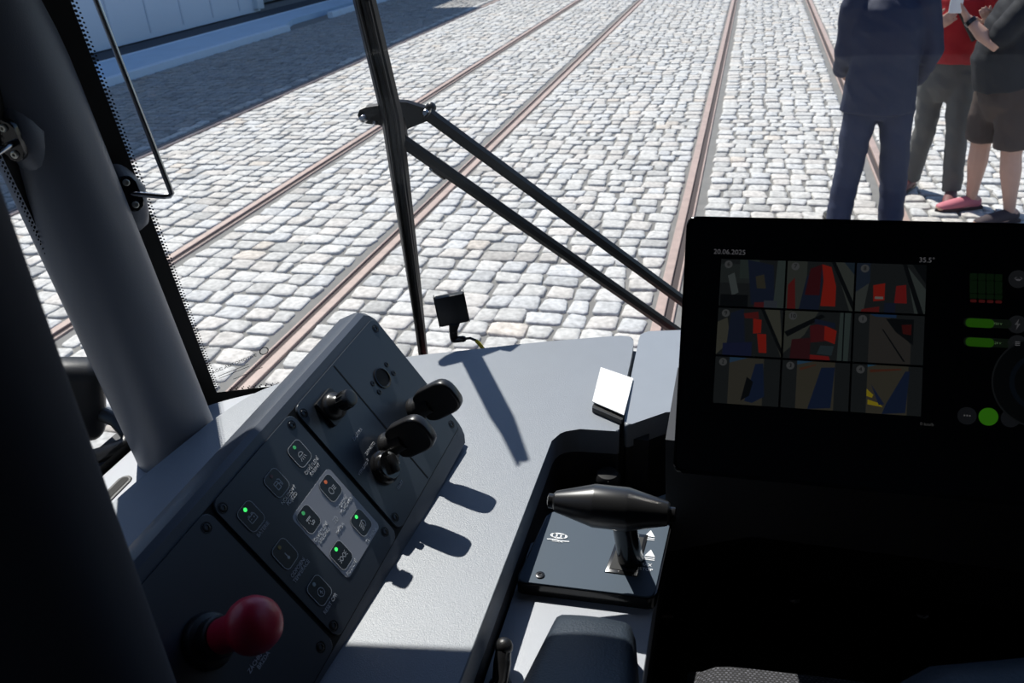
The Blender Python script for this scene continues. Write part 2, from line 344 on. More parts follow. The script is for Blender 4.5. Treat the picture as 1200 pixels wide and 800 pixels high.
# ================================================================== PEOPLE
SKIN = mat('skin', (.55,.33,.25), .55, noise=.08, nscale=20)
def person(label, foot, hip, chest, sh, face, arms, legs, head_h, skinm=SKIN, build=1.0, hairc=(.09,.06,.045)):
    """foot: centre on ground; sh: half shoulder vector (x,y); arms/legs: lists of joint points"""
    t = thing('person', label, 'person', foot)
    side = Vector((sh[0], sh[1], 0)).normalized(); fw = Vector((face[0], face[1], 0)).normalized()
    bm = bmesh.new(); k = build
    hip = Vector(hip); chest = Vector(chest); hl = sh[0]; shv = Vector((sh[0], sh[1], 0))
    tube(bm, [hip-Vector((0,0,.06)), hip+Vector((0,0,.08)), hip.lerp(chest,.5), chest, chest+Vector((0,0,.12))], [(.165*k,.115*k),(.165*k,.12*k),(.15*k,.115*k),(.18*k,.125*k),(.13,.085)], side=side, n=20)
    neck = chest+Vector((0,0,.14)); hc = Vector((neck.x, neck.y, head_h-.115))+fw*.03
    tube(bm, [neck, hc-Vector((0,0,.06))], [.062,.055])
    ball(bm, (0,0,0), .1, T=Matrix.Translation(hc) @ Matrix(((side.x,fw.x,0,0),(side.y,fw.y,0,0),(0,0,1,0),(0,0,0,1))), sc=(.78,.96,1.18))
    tube(bm, [hc+fw*.03-Vector((0,0,.07)), hc+fw*.07-Vector((0,0,.095))], [.05,.03])
    tube(bm, [hc+fw*.088+Vector((0,0,.01)), hc+fw*.113-Vector((0,0,.025))], [.010,.016])
    for s in (-1,1):
        ball(bm, tuple(hc+side*s*.08-Vector((0,0,.01))), .028, sc=(.5,.7,1.1)) 
        tube(bm, [hc+fw*.075+side*s*.02-Vector((0,0,.062)), hc+fw*.088-Vector((0,0,.06))], [.008,.009])
    for A in arms:
        a, e, w, hnd = [Vector(p) for p in A]
        tube(bm, [a, a.lerp(e,.5), e, e.lerp(w,.4), w], [.052*k,.046*k,.04*k,.038*k,.027])
        d = (hnd-w).normalized(); q = d.cross(fw); q = (q if q.length > .2 else d.cross(side)).normalized()
        palm = w+d*.085
        tube(bm, [w, w+d*.04, palm], [(.027,.02),(.04,.017),(.042,.016)], side=q)
        for j, L in enumerate((.062,.075,.072,.055)):
            o = palm+q*(-.031+j*.021); nrm_ = d.cross(q); 
            tube(bm, [o-d*.01, o+d*L*.5+nrm_*.004, o+d*L*.85+nrm_*.022], [.0095,.009,.0075], n=8)
        tube(bm, [w+d*.03-q*.03, w+d*.062-q*.058+d.cross(q)*.01, w+d*.095-q*.066+d.cross(q)*.02], [.013,.011,.009], n=8)
    for Lg in legs:
        h_, kn, an, toe = [Vector(p) for p in Lg]
        tube(bm, [h_, h_.lerp(kn,.5), kn, kn.lerp(an,.3), kn.lerp(an,.7), an], [.088*k,.078*k,.058*k,.06*k,.042*k,.036])
        dz = Vector((0,0,an.z-(G+.035)))
        tube(bm, [an-dz*.6-(toe-an)*.15, an-dz*.9+(toe-an)*.4, Vector((toe.x,toe.y,G+.03))], [(.036,.035),(.042,.034),(.04,.022)], side=(toe-an).cross(Vector((0,0,1))).normalized())
    me = remesh(bm, .0065, 3, 'body'); put('body', me, skinm, t)
    bm = bmesh.new()
    TT = Matrix.Translation(hc-fw*.012+Vector((0,0,.018))) @ Matrix(((side.x,fw.x,0,0),(side.y,fw.y,0,0),(0,0,1,0),(0,0,0,1)))
    ball(bm, (0,0,0), .106, T=TT, sc=(.8,.94,1.12), n=24)
    bmesh.ops.delete(bm, geom=[v for v in bm.verts if (v.co-hc).dot(fw) > .045 and v.co.z < hc.z+.055 or v.co.z < hc.z-.07], context='VERTS')
    bm_put('hair', bm, mat('hair', hairc, .7, bump=.8, bscale=200), t)
    for s in (-1,1): bm = bmesh.new(); ball(bm, tuple(hc+fw*.083+side*s*.033+Vector((0,0,.012))), .012, n=12); bm_put('eye', bm, mat('eye', (.25,.2,.17), .2), t)
    return t, side, fw, hc, neck
def shoe(t, an, toe, mats, name='shoe', sandal=False):
    an = Vector(an); toe = Vector(toe); d = Vector((toe.x-an.x, toe.y-an.y, 0)); L = d.length; d.normalize(); s = d.cross(Vector((0,0,1)))
    bm = bmesh.new()
    a = Vector((an.x,an.y,G))-d*.045
    tube(bm, [a+Vector((0,0,.05)), a+d*.07+Vector((0,0,.055)), a+d*(L*.6+.05)+Vector((0,0,.045)), a+d*(L+.04)+Vector((0,0,.034))], [(.038,.045),(.043,.048),(.05,.036),(.042,.026)], side=s, n=16)
    me = remesh(bm, .007, 3, name); o = put(name, me, mats[0], t)
    bm = bmesh.new()
    pts = [(a.x+d.x*u+s.x*v, a.y+d.y*u+s.y*v) for u, v in ((-.04,-.03),(-.05,0),(-.04,.03),(.06,.042),(L*.6+.05,.05),(L+.03,.045),(L+.075,0),(L+.03,-.045),(L*.6+.05,-.05),(.06,-.042))]
    prism(bm, pts, G+.004, G+.026, bev=.004); bm_put('sole', bm, mats[1], o)
def cloth(name, parts, m, t, vox=.012, sm=5, label=None):
    bm = bmesh.new()
    for pts, rad, side in parts: tube(bm, pts, rad, side=side, n=18, cap='flat' if side else 'round')
    me = remesh(bm, vox, sm, name)
    for v in me.vertices:                            # soft creases of the cloth
        p = Vector(v.co); q_ = Vector((p.x*7, p.y*7, p.z*13+p.x*9))
        v.co = p + Vector(v.normal)*(mnoise.noise(q_)*.008+mnoise.noise(q_*2.3)*.003)
    o = put(name, me, m, t)
    if label: o['label'] = label
    return o
def Z(h): return G+h
# --- man in the blue suit, back to the tram
navy = mat('suit cloth', (.014,.021,.052), .75, noise=.12, nscale=8, bump=.5, bscale=500); navy2 = mat('suit trouser cloth', (.018,.026,.062), .78, noise=.12, nscale=9, bump=.5, bscale=500)
aR = [(1.04,5.9,Z(1.46)),(1.13,5.93,Z(1.17)),(1.10,6.1,Z(.98)),(1.06,6.2,Z(.93))]; aL = [(.63,5.9,Z(1.46)),(.62,5.95,Z(1.17)),(.63,6.14,Z(1.02)),(.70,6.24,Z(1.0))]
lL = [(.765,5.9,Z(.93)),(.735,5.88,Z(.49)),(.70,5.83,Z(.09)),(.66,6.06,G)]; lR = [(.96,5.9,Z(.93)),(1.01,5.90,Z(.49)),(1.045,5.85,Z(.09)),(1.10,6.08,G)]
t, sd_, fw, hc, nk = person('man in a navy blue suit seen from behind, standing on the cobbles above the monitor', (.87,5.88,G), (.86,5.9,Z(.97)), (.84,5.9,Z(1.38)), (.2,0), (0,1), [aR,aL], [lL,lR], Z(1.84), build=1.1)
cloth('trousers', [([l[0],Vector(l[0]).lerp(Vector(l[1]),.5),l[1],Vector(l[1]).lerp(Vector(l[2]),.6),Vector(l[2])+Vector((0,0,-.03))],[(.115,.125),(.105,.11),(.092,.095),(.084,.09),(.082,.095)],(1,0,0)) for l in (lL,lR)]+[([(.86,5.9,Z(.76)),(.86,5.9,Z(.84)),(.86,5.9,Z(1.05))],[(.08,.10),(.18,.135),(.18,.135)],(1,0,0))], navy2, t)
jk = cloth('jacket', [([(.855,5.9,Z(.80)),(.855,5.9,Z(.95)),(.85,5.9,Z(1.12)),(.84,5.9,Z(1.32)),(.835,5.9,Z(1.44)),(.835,5.9,Z(1.51))],[(.235,.17),(.225,.165),(.205,.15),(.225,.16),(.21,.135),(.11,.09)],(1,0,0)),
   ([aR[0],Vector(aR[0]).lerp(Vector(aR[1]),.5),aR[1],Vector(aR[1]).lerp(Vector(aR[2]),.5),aR[2]],[.085,.078,.072,.066,.06],None),([aL[0],Vector(aL[0]).lerp(Vector(aL[1]),.5),aL[1],Vector(aL[1]).lerp(Vector(aL[2]),.5),aL[2]],[.085,.078,.072,.066,.06],None)], navy, t)
bm = bmesh.new(); tube(bm, [(.835,5.9,Z(1.5)),(.835,5.91,Z(1.565))], [(.075,.07),(.066,.062)], side=(1,0,0), n=20); bm_put('collar', bm, M['white'], jk)
for l in (lL,lR): shoe(t, l[2], l[3], (mat('shoe black', (.015,.012,.01), .3), M['black']))
# --- man in the red shirt and grey trousers, facing the tram
redc = mat('red shirt cloth', (.40,.010,.016), .8, noise=.12, nscale=8, bump=.4, bscale=400); greyc = mat('grey trouser cloth', (.105,.105,.10), .85, noise=.1, nscale=9, bump=.6, bscale=300)
sv = Vector((-.93,.36,0)).normalized(); f2 = Vector((-.36,-.93,0))
cx, cy = 1.41, 6.70
aR = [(cx-.19,cy+.06,Z(1.40)),(cx-.25,cy-.02,Z(1.12)),(cx-.17,cy-.2,Z(1.24)),(cx-.12,cy-.27,Z(1.30))]; aL = [(cx+.19,cy-.08,Z(1.40)),(cx+.27,cy-.12,Z(1.13)),(cx+.15,cy-.3,Z(1.27)),(cx+.09,cy-.35,Z(1.33))]
lL = [(cx-.09,cy+.05,Z(.90)),(1.335,6.76,Z(.48)),(1.30,6.80,Z(.09)),(1.20,6.64,G)]; lR = [(cx+.09,cy-.03,Z(.90)),(1.52,6.60,Z(.48)),(1.55,6.54,Z(.09)),(1.50,6.33,G)]
t, sd_, fw, hc, nk = person('man in a red shirt and loose grey trousers facing the tram, between the two others', (cx,cy,G), (cx,cy,Z(.94)), (cx,cy,Z(1.33)), (sv.x*.2,sv.y*.2), (f2.x,f2.y), [aR,aL], [lL,lR], Z(1.78), hairc=(.3,.28,.26))
cloth('trousers', [([l[0],Vector(l[0]).lerp(Vector(l[1]),.5),l[1],Vector(l[1]).lerp(Vector(l[2]),.6),Vector(l[2])+Vector((0,0,-.02))],[(.10,.115),(.092,.10),(.078,.085),(.072,.076),(.068,.074)],tuple(sv)) for l in (lL,lR)]+[([(cx,cy,Z(.70)),(cx,cy,Z(.80)),(cx,cy,Z(1.0))],[(.07,.09),(.175,.13),(.165,.13)],tuple(sv))], greyc, t)
sh = cloth('shirt', [([(cx,cy,Z(.97)),(cx,cy,Z(1.1)),(cx,cy,Z(1.28)),(cx,cy,Z(1.39)),(cx,cy,Z(1.45))],[(.175,.145),(.18,.155),(.19,.145),(.175,.12),(.09,.08)],tuple(sv)),
   ([aR[0],Vector(aR[0]).lerp(Vector(aR[1]),.75)],[.075,.068],None),([aL[0],Vector(aL[0]).lerp(Vector(aL[1]),.75)],[.075,.068],None)], redc, t)
bm = bmesh.new(); tube(bm, [(cx-.11,cy-.08,Z(1.45)),(cx-.02,cy-.165,Z(1.3)),(cx+.08,cy-.175,Z(1.14))], [(.016,.004)]*3, side=tuple(sv), n=8); bm_put('strap', bm, M['black'], t, label='dark shoulder strap')
for l in (lL,lR): shoe(t, l[2], l[3], (mat('sandal', (.16,.05,.05), .6), M['black']), 'sandal')
# --- man in brown shorts, facing left
polo = mat('dark polo cloth', (.007,.009,.014), .8, noise=.5, nscale=5, bump=.5, bscale=300); brown = mat('brown shorts cloth', (.06,.042,.035), .85, noise=.12, nscale=9, bump=.5, bscale=300)
cx, cy = 1.68, 6.2
aL = [(cx-.02,cy-.2,Z(1.45)),(cx-.20,cy-.2,Z(1.19)),(1.33,6.08,Z(1.34)),(1.27,6.10,Z(1.42))]; aR = [(cx+.02,cy+.2,Z(1.45)),(cx+.2,cy+.2,Z(1.15)),(cx+.24,cy+.02,Z(.90)),(cx+.24,cy-.05,Z(.82))]
lB = [(1.63,6.29,Z(.92)),(1.62,6.32,Z(.48)),(1.645,6.36,Z(.085)),(1.43,6.28,G)]; lA = [(1.73,6.12,Z(.92)),(1.76,6.10,Z(.48)),(1.83,6.09,Z(.085)),(1.62,5.98,G)]
t, sd_, fw, hc, nk = person('man in a dark polo shirt and brown shorts at the right edge, forearm raised', (1.72,6.22,G), (cx,cy,Z(.96)), (cx,cy,Z(1.38)), (0,.2), (-1,0), [aL,aR], [lB,lA], Z(1.82), build=1.12)
cloth('shorts', [([l[0],Vector(l[0]).lerp(Vector(l[1]),.5),Vector(l[0]).lerp(Vector(l[1]),.92)],[(.125,.12),(.125,.115),(.115,.105)],(1,0,0)) for l in (lB,lA)]+[([(cx,cy,Z(.68)),(cx,cy,Z(.80)),(cx,cy,Z(1.0))],[(.09,.07),(.17,.19),(.17,.19)],(1,0,0))], brown, t)
cloth('polo_shirt', [([(cx-.01,cy,Z(.90)),(cx-.04,cy,Z(1.08)),(cx-.02,cy,Z(1.3)),(cx,cy,Z(1.44)),(cx,cy,Z(1.51))],[(.20,.20),(.225,.21),(.19,.215),(.15,.2),(.08,.09)],(1,0,0)),
   ([aL[0],Vector(aL[0]).lerp(Vector(aL[1]),.75)],[.09,.082],None),([aR[0],Vector(aR[0]).lerp(Vector(aR[1]),.75)],[.09,.082],None)], polo, t)
bm = bmesh.new(); wp = Vector(aL[2]); wd = (Vector(aL[1])-wp).normalized(); tube(bm, [wp+wd*.012, wp+wd*.04], [.036,.037], cap='flat', n=20); bm_put('wristwatch', bm, M['gloss'], t)
pk = mat('pink shoe cloth', (.55,.16,.2), .7)
for l, u_ in ((lB,pk),(lA,mat('dark shoe cloth', (.05,.035,.04), .8))): shoe(t, l[2], l[3], (u_, mat('dark sole', (.05,.03,.03), .8)))
bm = bmesh.new(); box(bm, (1.245,6.07,Z(1.45)), (.075,.012,.15), bev=.004); bm_put('phone', bm, M['white'], smooth=0, label='small white phone held up by the man in shorts', cat='phone')

# ================================================================== CAB SHELL
ZB = -.74
base = [(-.785,.93),(-.757,.96),(-.68,1.075),(-.5,1.25),(-.3,1.34),(-.1,1.39),(.15,1.42),(.405,1.425)]
base = base + [(.81-x, y) for x, y in base[-2::-1]]
def gl(i, z):
    x, y = base[i]; e_ = max(0, min(1, (abs(x-.405)-.9)/.28)); lean = .135*e_*(1 if x < .405 else -1)
    return Vector((x+lean*(z-ZB), y-(.34-.06*e_)*(z-ZB), z))
def glx(x, z):
    x = max(base[0][0], min(base[-1][0], x))
    for i in range(len(base)-1):
        if base[i][0] <= x <= base[i+1][0]:
            u = (x-base[i][0])/(base[i+1][0]-base[i][0]); return gl(i,z).lerp(gl(i+1,z), u)
ZT = .75
bm = bmesh.new(); zs = [ZB-.08]+[ZB+(ZT-ZB)*k/8 for k in range(9)]
hull_grid(bm, [[gl(i,z) for i in range(len(base))] for z in zs]); bm_put('window_1', bm, M['glass'], smooth=60, kind='structure')
ZF = {0:-.638, 1:-.650, 2:-.702, 3:-.765}
def zf(i): return ZF.get(i, -.785)
def zfx(x):
    i = max(k for k in range(len(base)) if base[k][0] <= x+1e-6); u = (x-base[i][0])/(base[i+1][0]-base[i][0]); return zf(i)*(1-u)+zf(i+1)*u
# enamel bands of the windscreen: left edge and foot, with the dotted fringe
bm = bmesh.new()
rowsL = []
for k in range(25):
    z = ZB+(ZT-ZB)*k/24; a = gl(0,z); b = glx(gl(0,z).x*0+base[0][0]+.05, z); d = (gl(1,z)-gl(0,z)).normalized()
    rowsL.append([a-d*.05, a+d*.0, a+d*.032])
hull_grid(bm, rowsL)
rows = [[], []]
for i in range(len(base)): rows[0].append(gl(i, ZB-.08)); rows[1].append(gl(i, zf(i)))
hull_grid(bm, rows)
for f in bm.faces: pass
off = Vector((0,-.004,0))
for v in bm.verts: v.co += off
for k in range(300):
    z = -.640+(ZT-ZB)*k/300; d = (gl(1,z)-gl(0,z)).normalized(); n_ = Vector((0,-1,0))
    for j, r in enumerate((.0018,.0012)):
        c = gl(0,z+j*.0026)+d*(.0335+.0035*j)+off
        vs = [bm.verts.new(c+d*r*math.cos(q*math.pi/3)+Vector((0,-.3,1)).normalized()*r*math.sin(q*math.pi/3)) for q in range(6)]; bm.faces.new(vs)
for k in range(40):
    x = -.75+k*.0052; p = glx(x, zfx(x)+.0025)
    for j, r in enumerate((.0018,.0012)):
        c = p+off+Vector((j*.003,0,.0035*j)); vs = [bm.verts.new(c+Vector((r*math.cos(q*math.pi/3),0,r*math.sin(q*math.pi/3)))) for q in range(6)]; bm.faces.new(vs)
bm_put('trim_1', bm, M['frit'], smooth=60, kind='structure')
# side wall and window
def sx(z): return -.80+.135*(z-ZB)
def sp(y, z, dx=0): return Vector((sx(z)+dx, y, z))
WB = -.630                                         # foot of the side window
bm = bmesh.new(); hull_grid(bm, [[sp(-.2,z),sp(.90-.28*(z-ZB),z)] for z in (WB-.03, ZT)]); bm_put('window_2', bm, M['glass'], kind='structure')
bm = bmesh.new()
e = lambda z: .777-.268*(z+.623)
rows = [[sp(e(z)+.10,z,.004), sp(e(z),z,.004)] for z in [WB-.05+k*.1 for k in range(15)]]; hull_grid(bm, rows)
hull_grid(bm, [[sp(.82,WB-.04,.004),sp(-.2,WB-.04,.004)],[sp(.78,WB,.004),sp(-.2,WB,.004)]])
for k in range(170):
    z = WB+k*.006
    for j, r in enumerate((.0018,.0012)):
        c = sp(e(z)-.0025-.0035*j, z+.003*j, .004); vs = [bm.verts.new(c+Vector((0,r*math.cos(q*math.pi/3),r*math.sin(q*math.pi/3)))) for q in range(6)]; bm.faces.new(vs)
bm_put('trim_2', bm, M['frit'], smooth=60, kind='structure')
FL = -1.22                                          # cab floor
def slab(name, c, s, m=M['dark'], **k):
    bm = bmesh.new(); box(bm, c, s); bm_put(name, bm, m, smooth=0, **k)
slab('wall_left', (-.86,-.06,(WB-.04+FL)/2-.02), (.06,1.98,WB-.04-FL), kind='structure')
slab('wall_right', (1.72,.3,-.25), (.06,2.6,2.1), kind='structure')
slab('wall_back', (.4,-1.0,-.25), (2.7,.06,2.1), kind='structure')
slab('wall_left', (-.86,-.6,-.2), (.06,.8,2.0), kind='structure')
slab('ceiling', (.4,-.05,ZT-.16), (2.7,1.9,.05), kind='structure')
slab('floor', (.4,.2,FL-.03), (2.7,2.5,.06), M['rubber'], kind='structure')
bm = bmesh.new()                                    # front apron of the body below the glass
hull_grid(bm, [[gl(i,ZB-.08)+Vector((0,.0,-.002)) for i in range(len(base))],[gl(i,ZB-.08)+Vector((0,.04,-.95)) for i in range(len(base))]]); bm_put('wall_front', bm, M['body'], smooth=60, kind='structure')
# maker's stamp on the glass, bottom left corner
def gframe(px, py, rot=0.0):
    r = ray(px,py); best = None
    for k in range(400):
        z = ZB+k*.003
        for i in range(len(base)-1):
            for u in (0,.25,.5,.75):
                p = gl(i,z).lerp(gl(i+1,z),u)-Vector((0,.006,0)); d_ = p.normalized().dot(r)
                if best is None or d_ > best[0]: best = (d_, p, i)
    p, i = best[1], best[2]; ex = (gl(i+1,p.z)-gl(i,p.z)).normalized(); ey = (gl(i,ZT)-gl(i,ZB)).normalized(); ez = ex.cross(ey)
    return Matrix.Translation(p) @ Matrix((ex,ey,ez)).transposed().to_4x4() @ Matrix.Rotation(rot,4,'Z')
bm = bmesh.new(); T = gframe(279,424); text(bm, 'AGC AUTOMOTIVE', .0085, T); strokes(bm, [(-.03,-.012,.02,-.012),(-.03,-.017,.02,-.017),(-.01,-.030,.04,-.030)], .0012, T)
ringflat(bm, circ(.05,.002,.008), circ(.05,.002,.006), T)
bm_put('glass_stamp', bm, mat('stamp', (.12,.12,.12), .7), smooth=0, label='small dark maker stamp printed low on the left corner of the windscreen', cat='marking')

# A-pillar and the bosses that carry the blind rods
pt = thing('window_pillar', 'thick dark grey rounded pillar between the windscreen and the side window', 'pillar', (-.745,.80,-.62))
def raym(px, py, t): return ray(px,py)*t
bm = bmesh.new()
pb = raym(204,512,1.21); pq = raym(-17,0,1.04); dd = (pq-pb)
axis = [pb-dd*.05, pb, pb+dd*.25, pb+dd*.5, pb+dd*.75, pq, pb+dd*1.6, pb+dd*2.3]
tube(bm, axis, [.0545]*8, n=40, cap='flat')
bm_put('pillar_cover', bm, M['pillar'], pt, smooth=40)
def boss(p, out, label):
    """rounded boss carrying a small black bracket with two bright screws"""
    z = Vector(out).normalized(); y = (dd.normalized()-z*dd.normalized().dot(z)).normalized(); x = y.cross(z)
    T = Matrix.Translation(p) @ Matrix((x,y,z)).transposed().to_4x4() @ Matrix.Scale(.82,4)
    bm = bmesh.new(); tube(bm, [T@Vector((-.004,-.035,-.022)), T@Vector((-.004,.0,-.012)), T@Vector((-.004,.06,-.024))], [(.020,.02),(.026,.024),(.010,.012)], side=tuple(x), n=20); bm_put('boss', bm, M['pillar'], pt, smooth=50)
    bm = bmesh.new(); prism(bm, rrect(0,0,.026,.052,.012), .012, .020, T, .002); bp = bm_put('bracket', bm, M['gloss'], pt)
    for s in (-1,1):
        bm = bmesh.new(); lathe(bm, [(.0048,.019),(.0048,.0225),(.0036,.0235),(.0020,.0235),(.0018,.021),(0,.021)], T @ Matrix.Translation((0,s*.0165,0)), 18); bm_put('screw', bm, M['ring'], bp)
    return T
def on_pillar(px, py):
    r = ray(px,py); best = None                     # nearest hit of the sight line on the round pillar
    for k in range(600):
        q = r*(.7+k*.001); t_ = max(0,min(1,(q-pb).dot(dd)/dd.length_squared)); c = pb+dd*t_
        if (q-c).length <= .0545: return q, (q-c).normalized()
    return r*1.1, -r
pB, nB = on_pillar(150,226); T1 = boss(pB, (nB+Vector((.5,-.2,0))), '')
pA, nA = on_pillar(22,160); T2 = boss(pA, nA+Vector((-.1,-.4,0)), '')
q0 = T1@Vector((.0,0,.016)); dz = 1.13
c1 = raym(203,231,q0.length*1.0); c2 = raym(111,-4,q0.length*.985); c3 = c2+(c2-c1)*.8
bm = bmesh.new(); tube(bm, [q0, q0.lerp(c1,.55), c1.lerp(q0,.22), c1.lerp(q0,.07)+(c2-c1)*.006, c1+(c2-c1)*.022, c1+(c2-c1)*.06, c2, c3], .0034, n=12, cap='flat')
bm_put('blind_rod', bm, M['steel'], smooth=50, label='thin bent steel rod standing off the pillar in front of the windscreen', cat='rod', group='steel rods on the pillar')
bm = bmesh.new(); q = T2@Vector((0,-.004,.016)); tube(bm, [q, raym(8,172,1.0*q.length*.99), raym(-12,186,q.length*.98), raym(-40,120,q.length*.95)], .0036, n=12, cap='flat')
bm_put('blind_rod', bm, M['steel'], smooth=50, label='steel rod leaving the upper left bracket of the pillar at the left edge', cat='rod', group='steel rods on the pillar')

# roller blind drawn half down behind the left of the windscreen, out of view; its hem is set to shade the rear dash
zbl = .06
sb = thing('sun_blind', 'grey roller sun blind hanging out of view inside the upper left of the windscreen', 'blind', (-.2,.9,zbl))
def bl_pt(x, z): return Vector((x, .815+(.16 if x > -.66 else .6)*(x+.66)-.30*(z-zbl), z))
bm = bmesh.new(); xs_ = [-.72,-.69]+[-.66+.13*k for k in range(8)]
hull_grid(bm, [[bl_pt(x,z) for x in xs_] for z in (zbl,.3,.56)]); bmesh.ops.solidify(bm, geom=list(bm.faces), thickness=.002); bm_put('blind_cloth', bm, mat('blind cloth', (.12,.12,.13), .8), sb)
bm = bmesh.new(); tube(bm, [bl_pt(x,zbl) for x in xs_], .006, n=10); bm_put('bottom_bar', bm, M['satin'], sb)
# mirror outside the side window
mt = thing('side_mirror', 'black exterior mirror on a looped arm outside the side window', 'mirror', (-1.05,.85,-.75))
a = raym(100,468,1.38); 
bm = bmesh.new(); T = Matrix.Translation(a) @ Matrix.Rotation(math.radians(35),4,'Z') @ Matrix.Rotation(math.radians(14),4,'Y'); box(bm, (-.03,0,.0), (.115,.06,.13), T, bev=.024, seg=4); bm_put('mirror_head', bm, M['black'], mt)
bm = bmesh.new(); tube(bm, [raym(112,482,1.38), raym(136,492,1.36), raym(151,510,1.35), raym(146,521,1.34), raym(120,532,1.33), raym(95,540,1.33)], [.011]*6, n=12); bm_put('mirror_arm', bm, M['black'], mt, smooth=60)
# near upright at the left edge (cab partition post)
e0 = ray(-20,250); e0 = e0*(.36/e0.xy.length)
bm = bmesh.new(); prism(bm, roundpoly([(e0.x-.0,e0.y-.012),(e0.x-.012,e0.y+.03),(-.62,e0.y+.02),(-.62,e0.y-.09),(e0.x-.05,e0.y-.09)], .02), FL, ZT-.2); bm_put('partition_post', bm, mat('post black', (.075,.075,.088), .95, spec=.1), smooth=50, label='wide near-black upright cab post at the left edge, out of focus', cat='post')

# ================================================================== DASHBOARD
ZD = -.59
def P2(px, py, z=ZD): v = gz(px,py,z); return (v.x, v.y)
fr = [P2(482,421), P2(550,414), P2(620,406), P2(690,400), P2(742,396)]
left = [P2(304,456), P2(255,487), P2(157,566)]
xL = left[2][0]
ER = gz(600,640,ZD).x - .0
poly = [(ER,.27),(ER,P2(655,500)[1]-.002),(P2(726,503)[0],P2(655,500)[1]+.004), P2(728,470), P2(741,415)] + [(fr[4][0],fr[4][1]+.012)] + [(x,y+.012) for x,y in fr[3::-1]] + [(-.56,.925)] + [left[0],left[1],left[2],(xL-.01,.27)]
poly = roundpoly(poly, [0,.03,.004,.05,.03,.02,.05,.05,.05,.05,.1,.05,.03,.03,0], 5)
db = thing('dashboard', 'grey textured dashboard top in the sun, running along the left and under the windscreen', 'dashboard', (-.4,.6,ZD-.1))
bm = bmesh.new(); prism(bm, poly, ZD-.035, ZD, bev=.016, seg=5); bm_put('top_cover', bm, M['dash'], db, smooth=50)
bm = bmesh.new(); prism(bm, poly, ZD-.10, ZD-.0355); bm_put('underbody', bm, M['recess'], db, smooth=50)
# cowl to the right of the seam, under the monitor
c0 = P2(749,398); c1_ = P2(734,470); c2_ = P2(731,503); c3_ = P2(797,480)
poly = [c2_, (c3_[0],c3_[1]-.0), (.0,.897), (.9,.897), (.9,1.17), (.405,1.19), (.05,1.155), (c0[0]+.002,c0[1]+.02), c0, c1_]
cw = thing('dashboard_cowl', 'smooth light grey dashboard cowl right of the seam, partly behind the monitor', 'dashboard', (.4,1.05,ZD-.13))
poly = roundpoly(poly,[.012,.03,.02,0,.05,.1,.1,.03,.03,.02])
bm = bmesh.new(); prism(bm, poly, ZD-.03, ZD+.004, bev=.010, seg=4); bm_put('top_cover', bm, M['cowl'], cw, smooth=50)
bm = bmesh.new(); prism(bm, poly, ZD-.13, ZD-.0305); bm_put('underbody', bm, M['recess'], cw, smooth=50)
bm = bmesh.new(); prism(bm, [(c2_[0]-.03,c2_[1]+.01),(c2_[0]+.03,c2_[1]+.01),(c0[0]+.03,c0[1]+.0),(c0[0]-.02,c0[1]+.0)], ZD-.099, ZD-.02); bm_put('seam_channel', bm, M['recess'], db, smooth=0)
# sill at the side window and in the windscreen corner
sl = roundpoly([(sx(-.63)+.01,.27),(sx(-.63)+.01,.80),(-.757,.85),(-.72,.892),(-.653,.943),(-.58,.975),(-.53,.9),(-.62,.6),(-.63,.27)], .02)
bm = bmesh.new(); prism(bm, sl, -.72, -.640, bev=.008, seg=3); sill = bm_put('trim_3', bm, M['sill'], smooth=50, kind='structure')
st = thing('demister_vent', 'small oblong slot vent in the sill by the side window', 'vent', (P2(122,585,-.640)[0],P2(122,585,-.640)[1],-.640))
bm = bmesh.new(); v0 = gz(121,588,-.640); v1 = gz(133,576,-.640); T = Matrix.Translation(((v0+v1)/2).xy.to_3d()+Vector((0,0,-.640))) @ Matrix.Rotation(math.atan2(v1.y-v0.y,v1.x-v0.x),4,'Z')
prism(bm, rrect(0,0,.085,.018,.0085), -.002, .0016, T, .0012); bm_put('slot_rim', bm, M['black'], st); bm = bmesh.new(); prism(bm, rrect(0,0,.076,.011,.005), .0, .0022, T); bm_put('slot', bm, M['frit'], st)

bm = bmesh.new(); dk = [(-.74,.90),(-.70,1.0)]+[(x,y+.015) for x,y in base[3:-3]]+[(1.5,.92),(-.05,.92)]
prism(bm, dk, -.84, -.815); bm_put('sun_stop_deck', bm, M['recess'], smooth=0, label='black deck added to block sun between the dashboard front and the foot of the windscreen', cat='panel')  # unseen deck, added so sun does not leak past the dashboard front
# recess under the dash edge: back wall, floor, lower lip
yr = P2(655,500)[1]
bm = bmesh.new(); prism(bm, [(ER-.001,yr+.004),(-.06,yr+.010),(-.06,yr+.03),(ER-.001,yr+.03)], FL, ZD-.132); RB = bm
bm = bmesh.new(); prism(bm, [(-.05,1.13),(1.0,1.13),(1.0,1.16),(-.05,1.16)], FL, -.841); bm_put('under_dash_panel', bm, M['recess'], smooth=0, label='black panel closing the leg space under the dashboard', cat='panel')
bm = bmesh.new(); lip0 = gz(742,545,-.66); lip1 = gz(800,519,-.66); tube(bm, [lip0-Vector((.03,.01,0)), lip0, lip1, lip1+Vector((.07,.04,0))], [.006]*4, n=12); bm_put('recess_lip', bm, M['recess'], db, smooth=50)
bm = bmesh.new(); sc = gz(733,548,-.70); lathe(bm, [(.004,0),(.004,.003),(.0025,.004),(0,.004)], Matrix.Translation(sc),16); bm_put('screw', bm, M['steel'], db)
bm = bmesh.new(); prism(bm, [(-.058,.900),(1.3,.900),(1.3,.918),(-.058,.918)], -.84, ZD-.132); bm_put('sun_stop_panel', bm, M['recess'], smooth=0, label='narrow black panel added to block sun under the rear edge of the cowl, below the monitor', cat='panel')  # unseen closing panel, added to keep sun out of the leg space
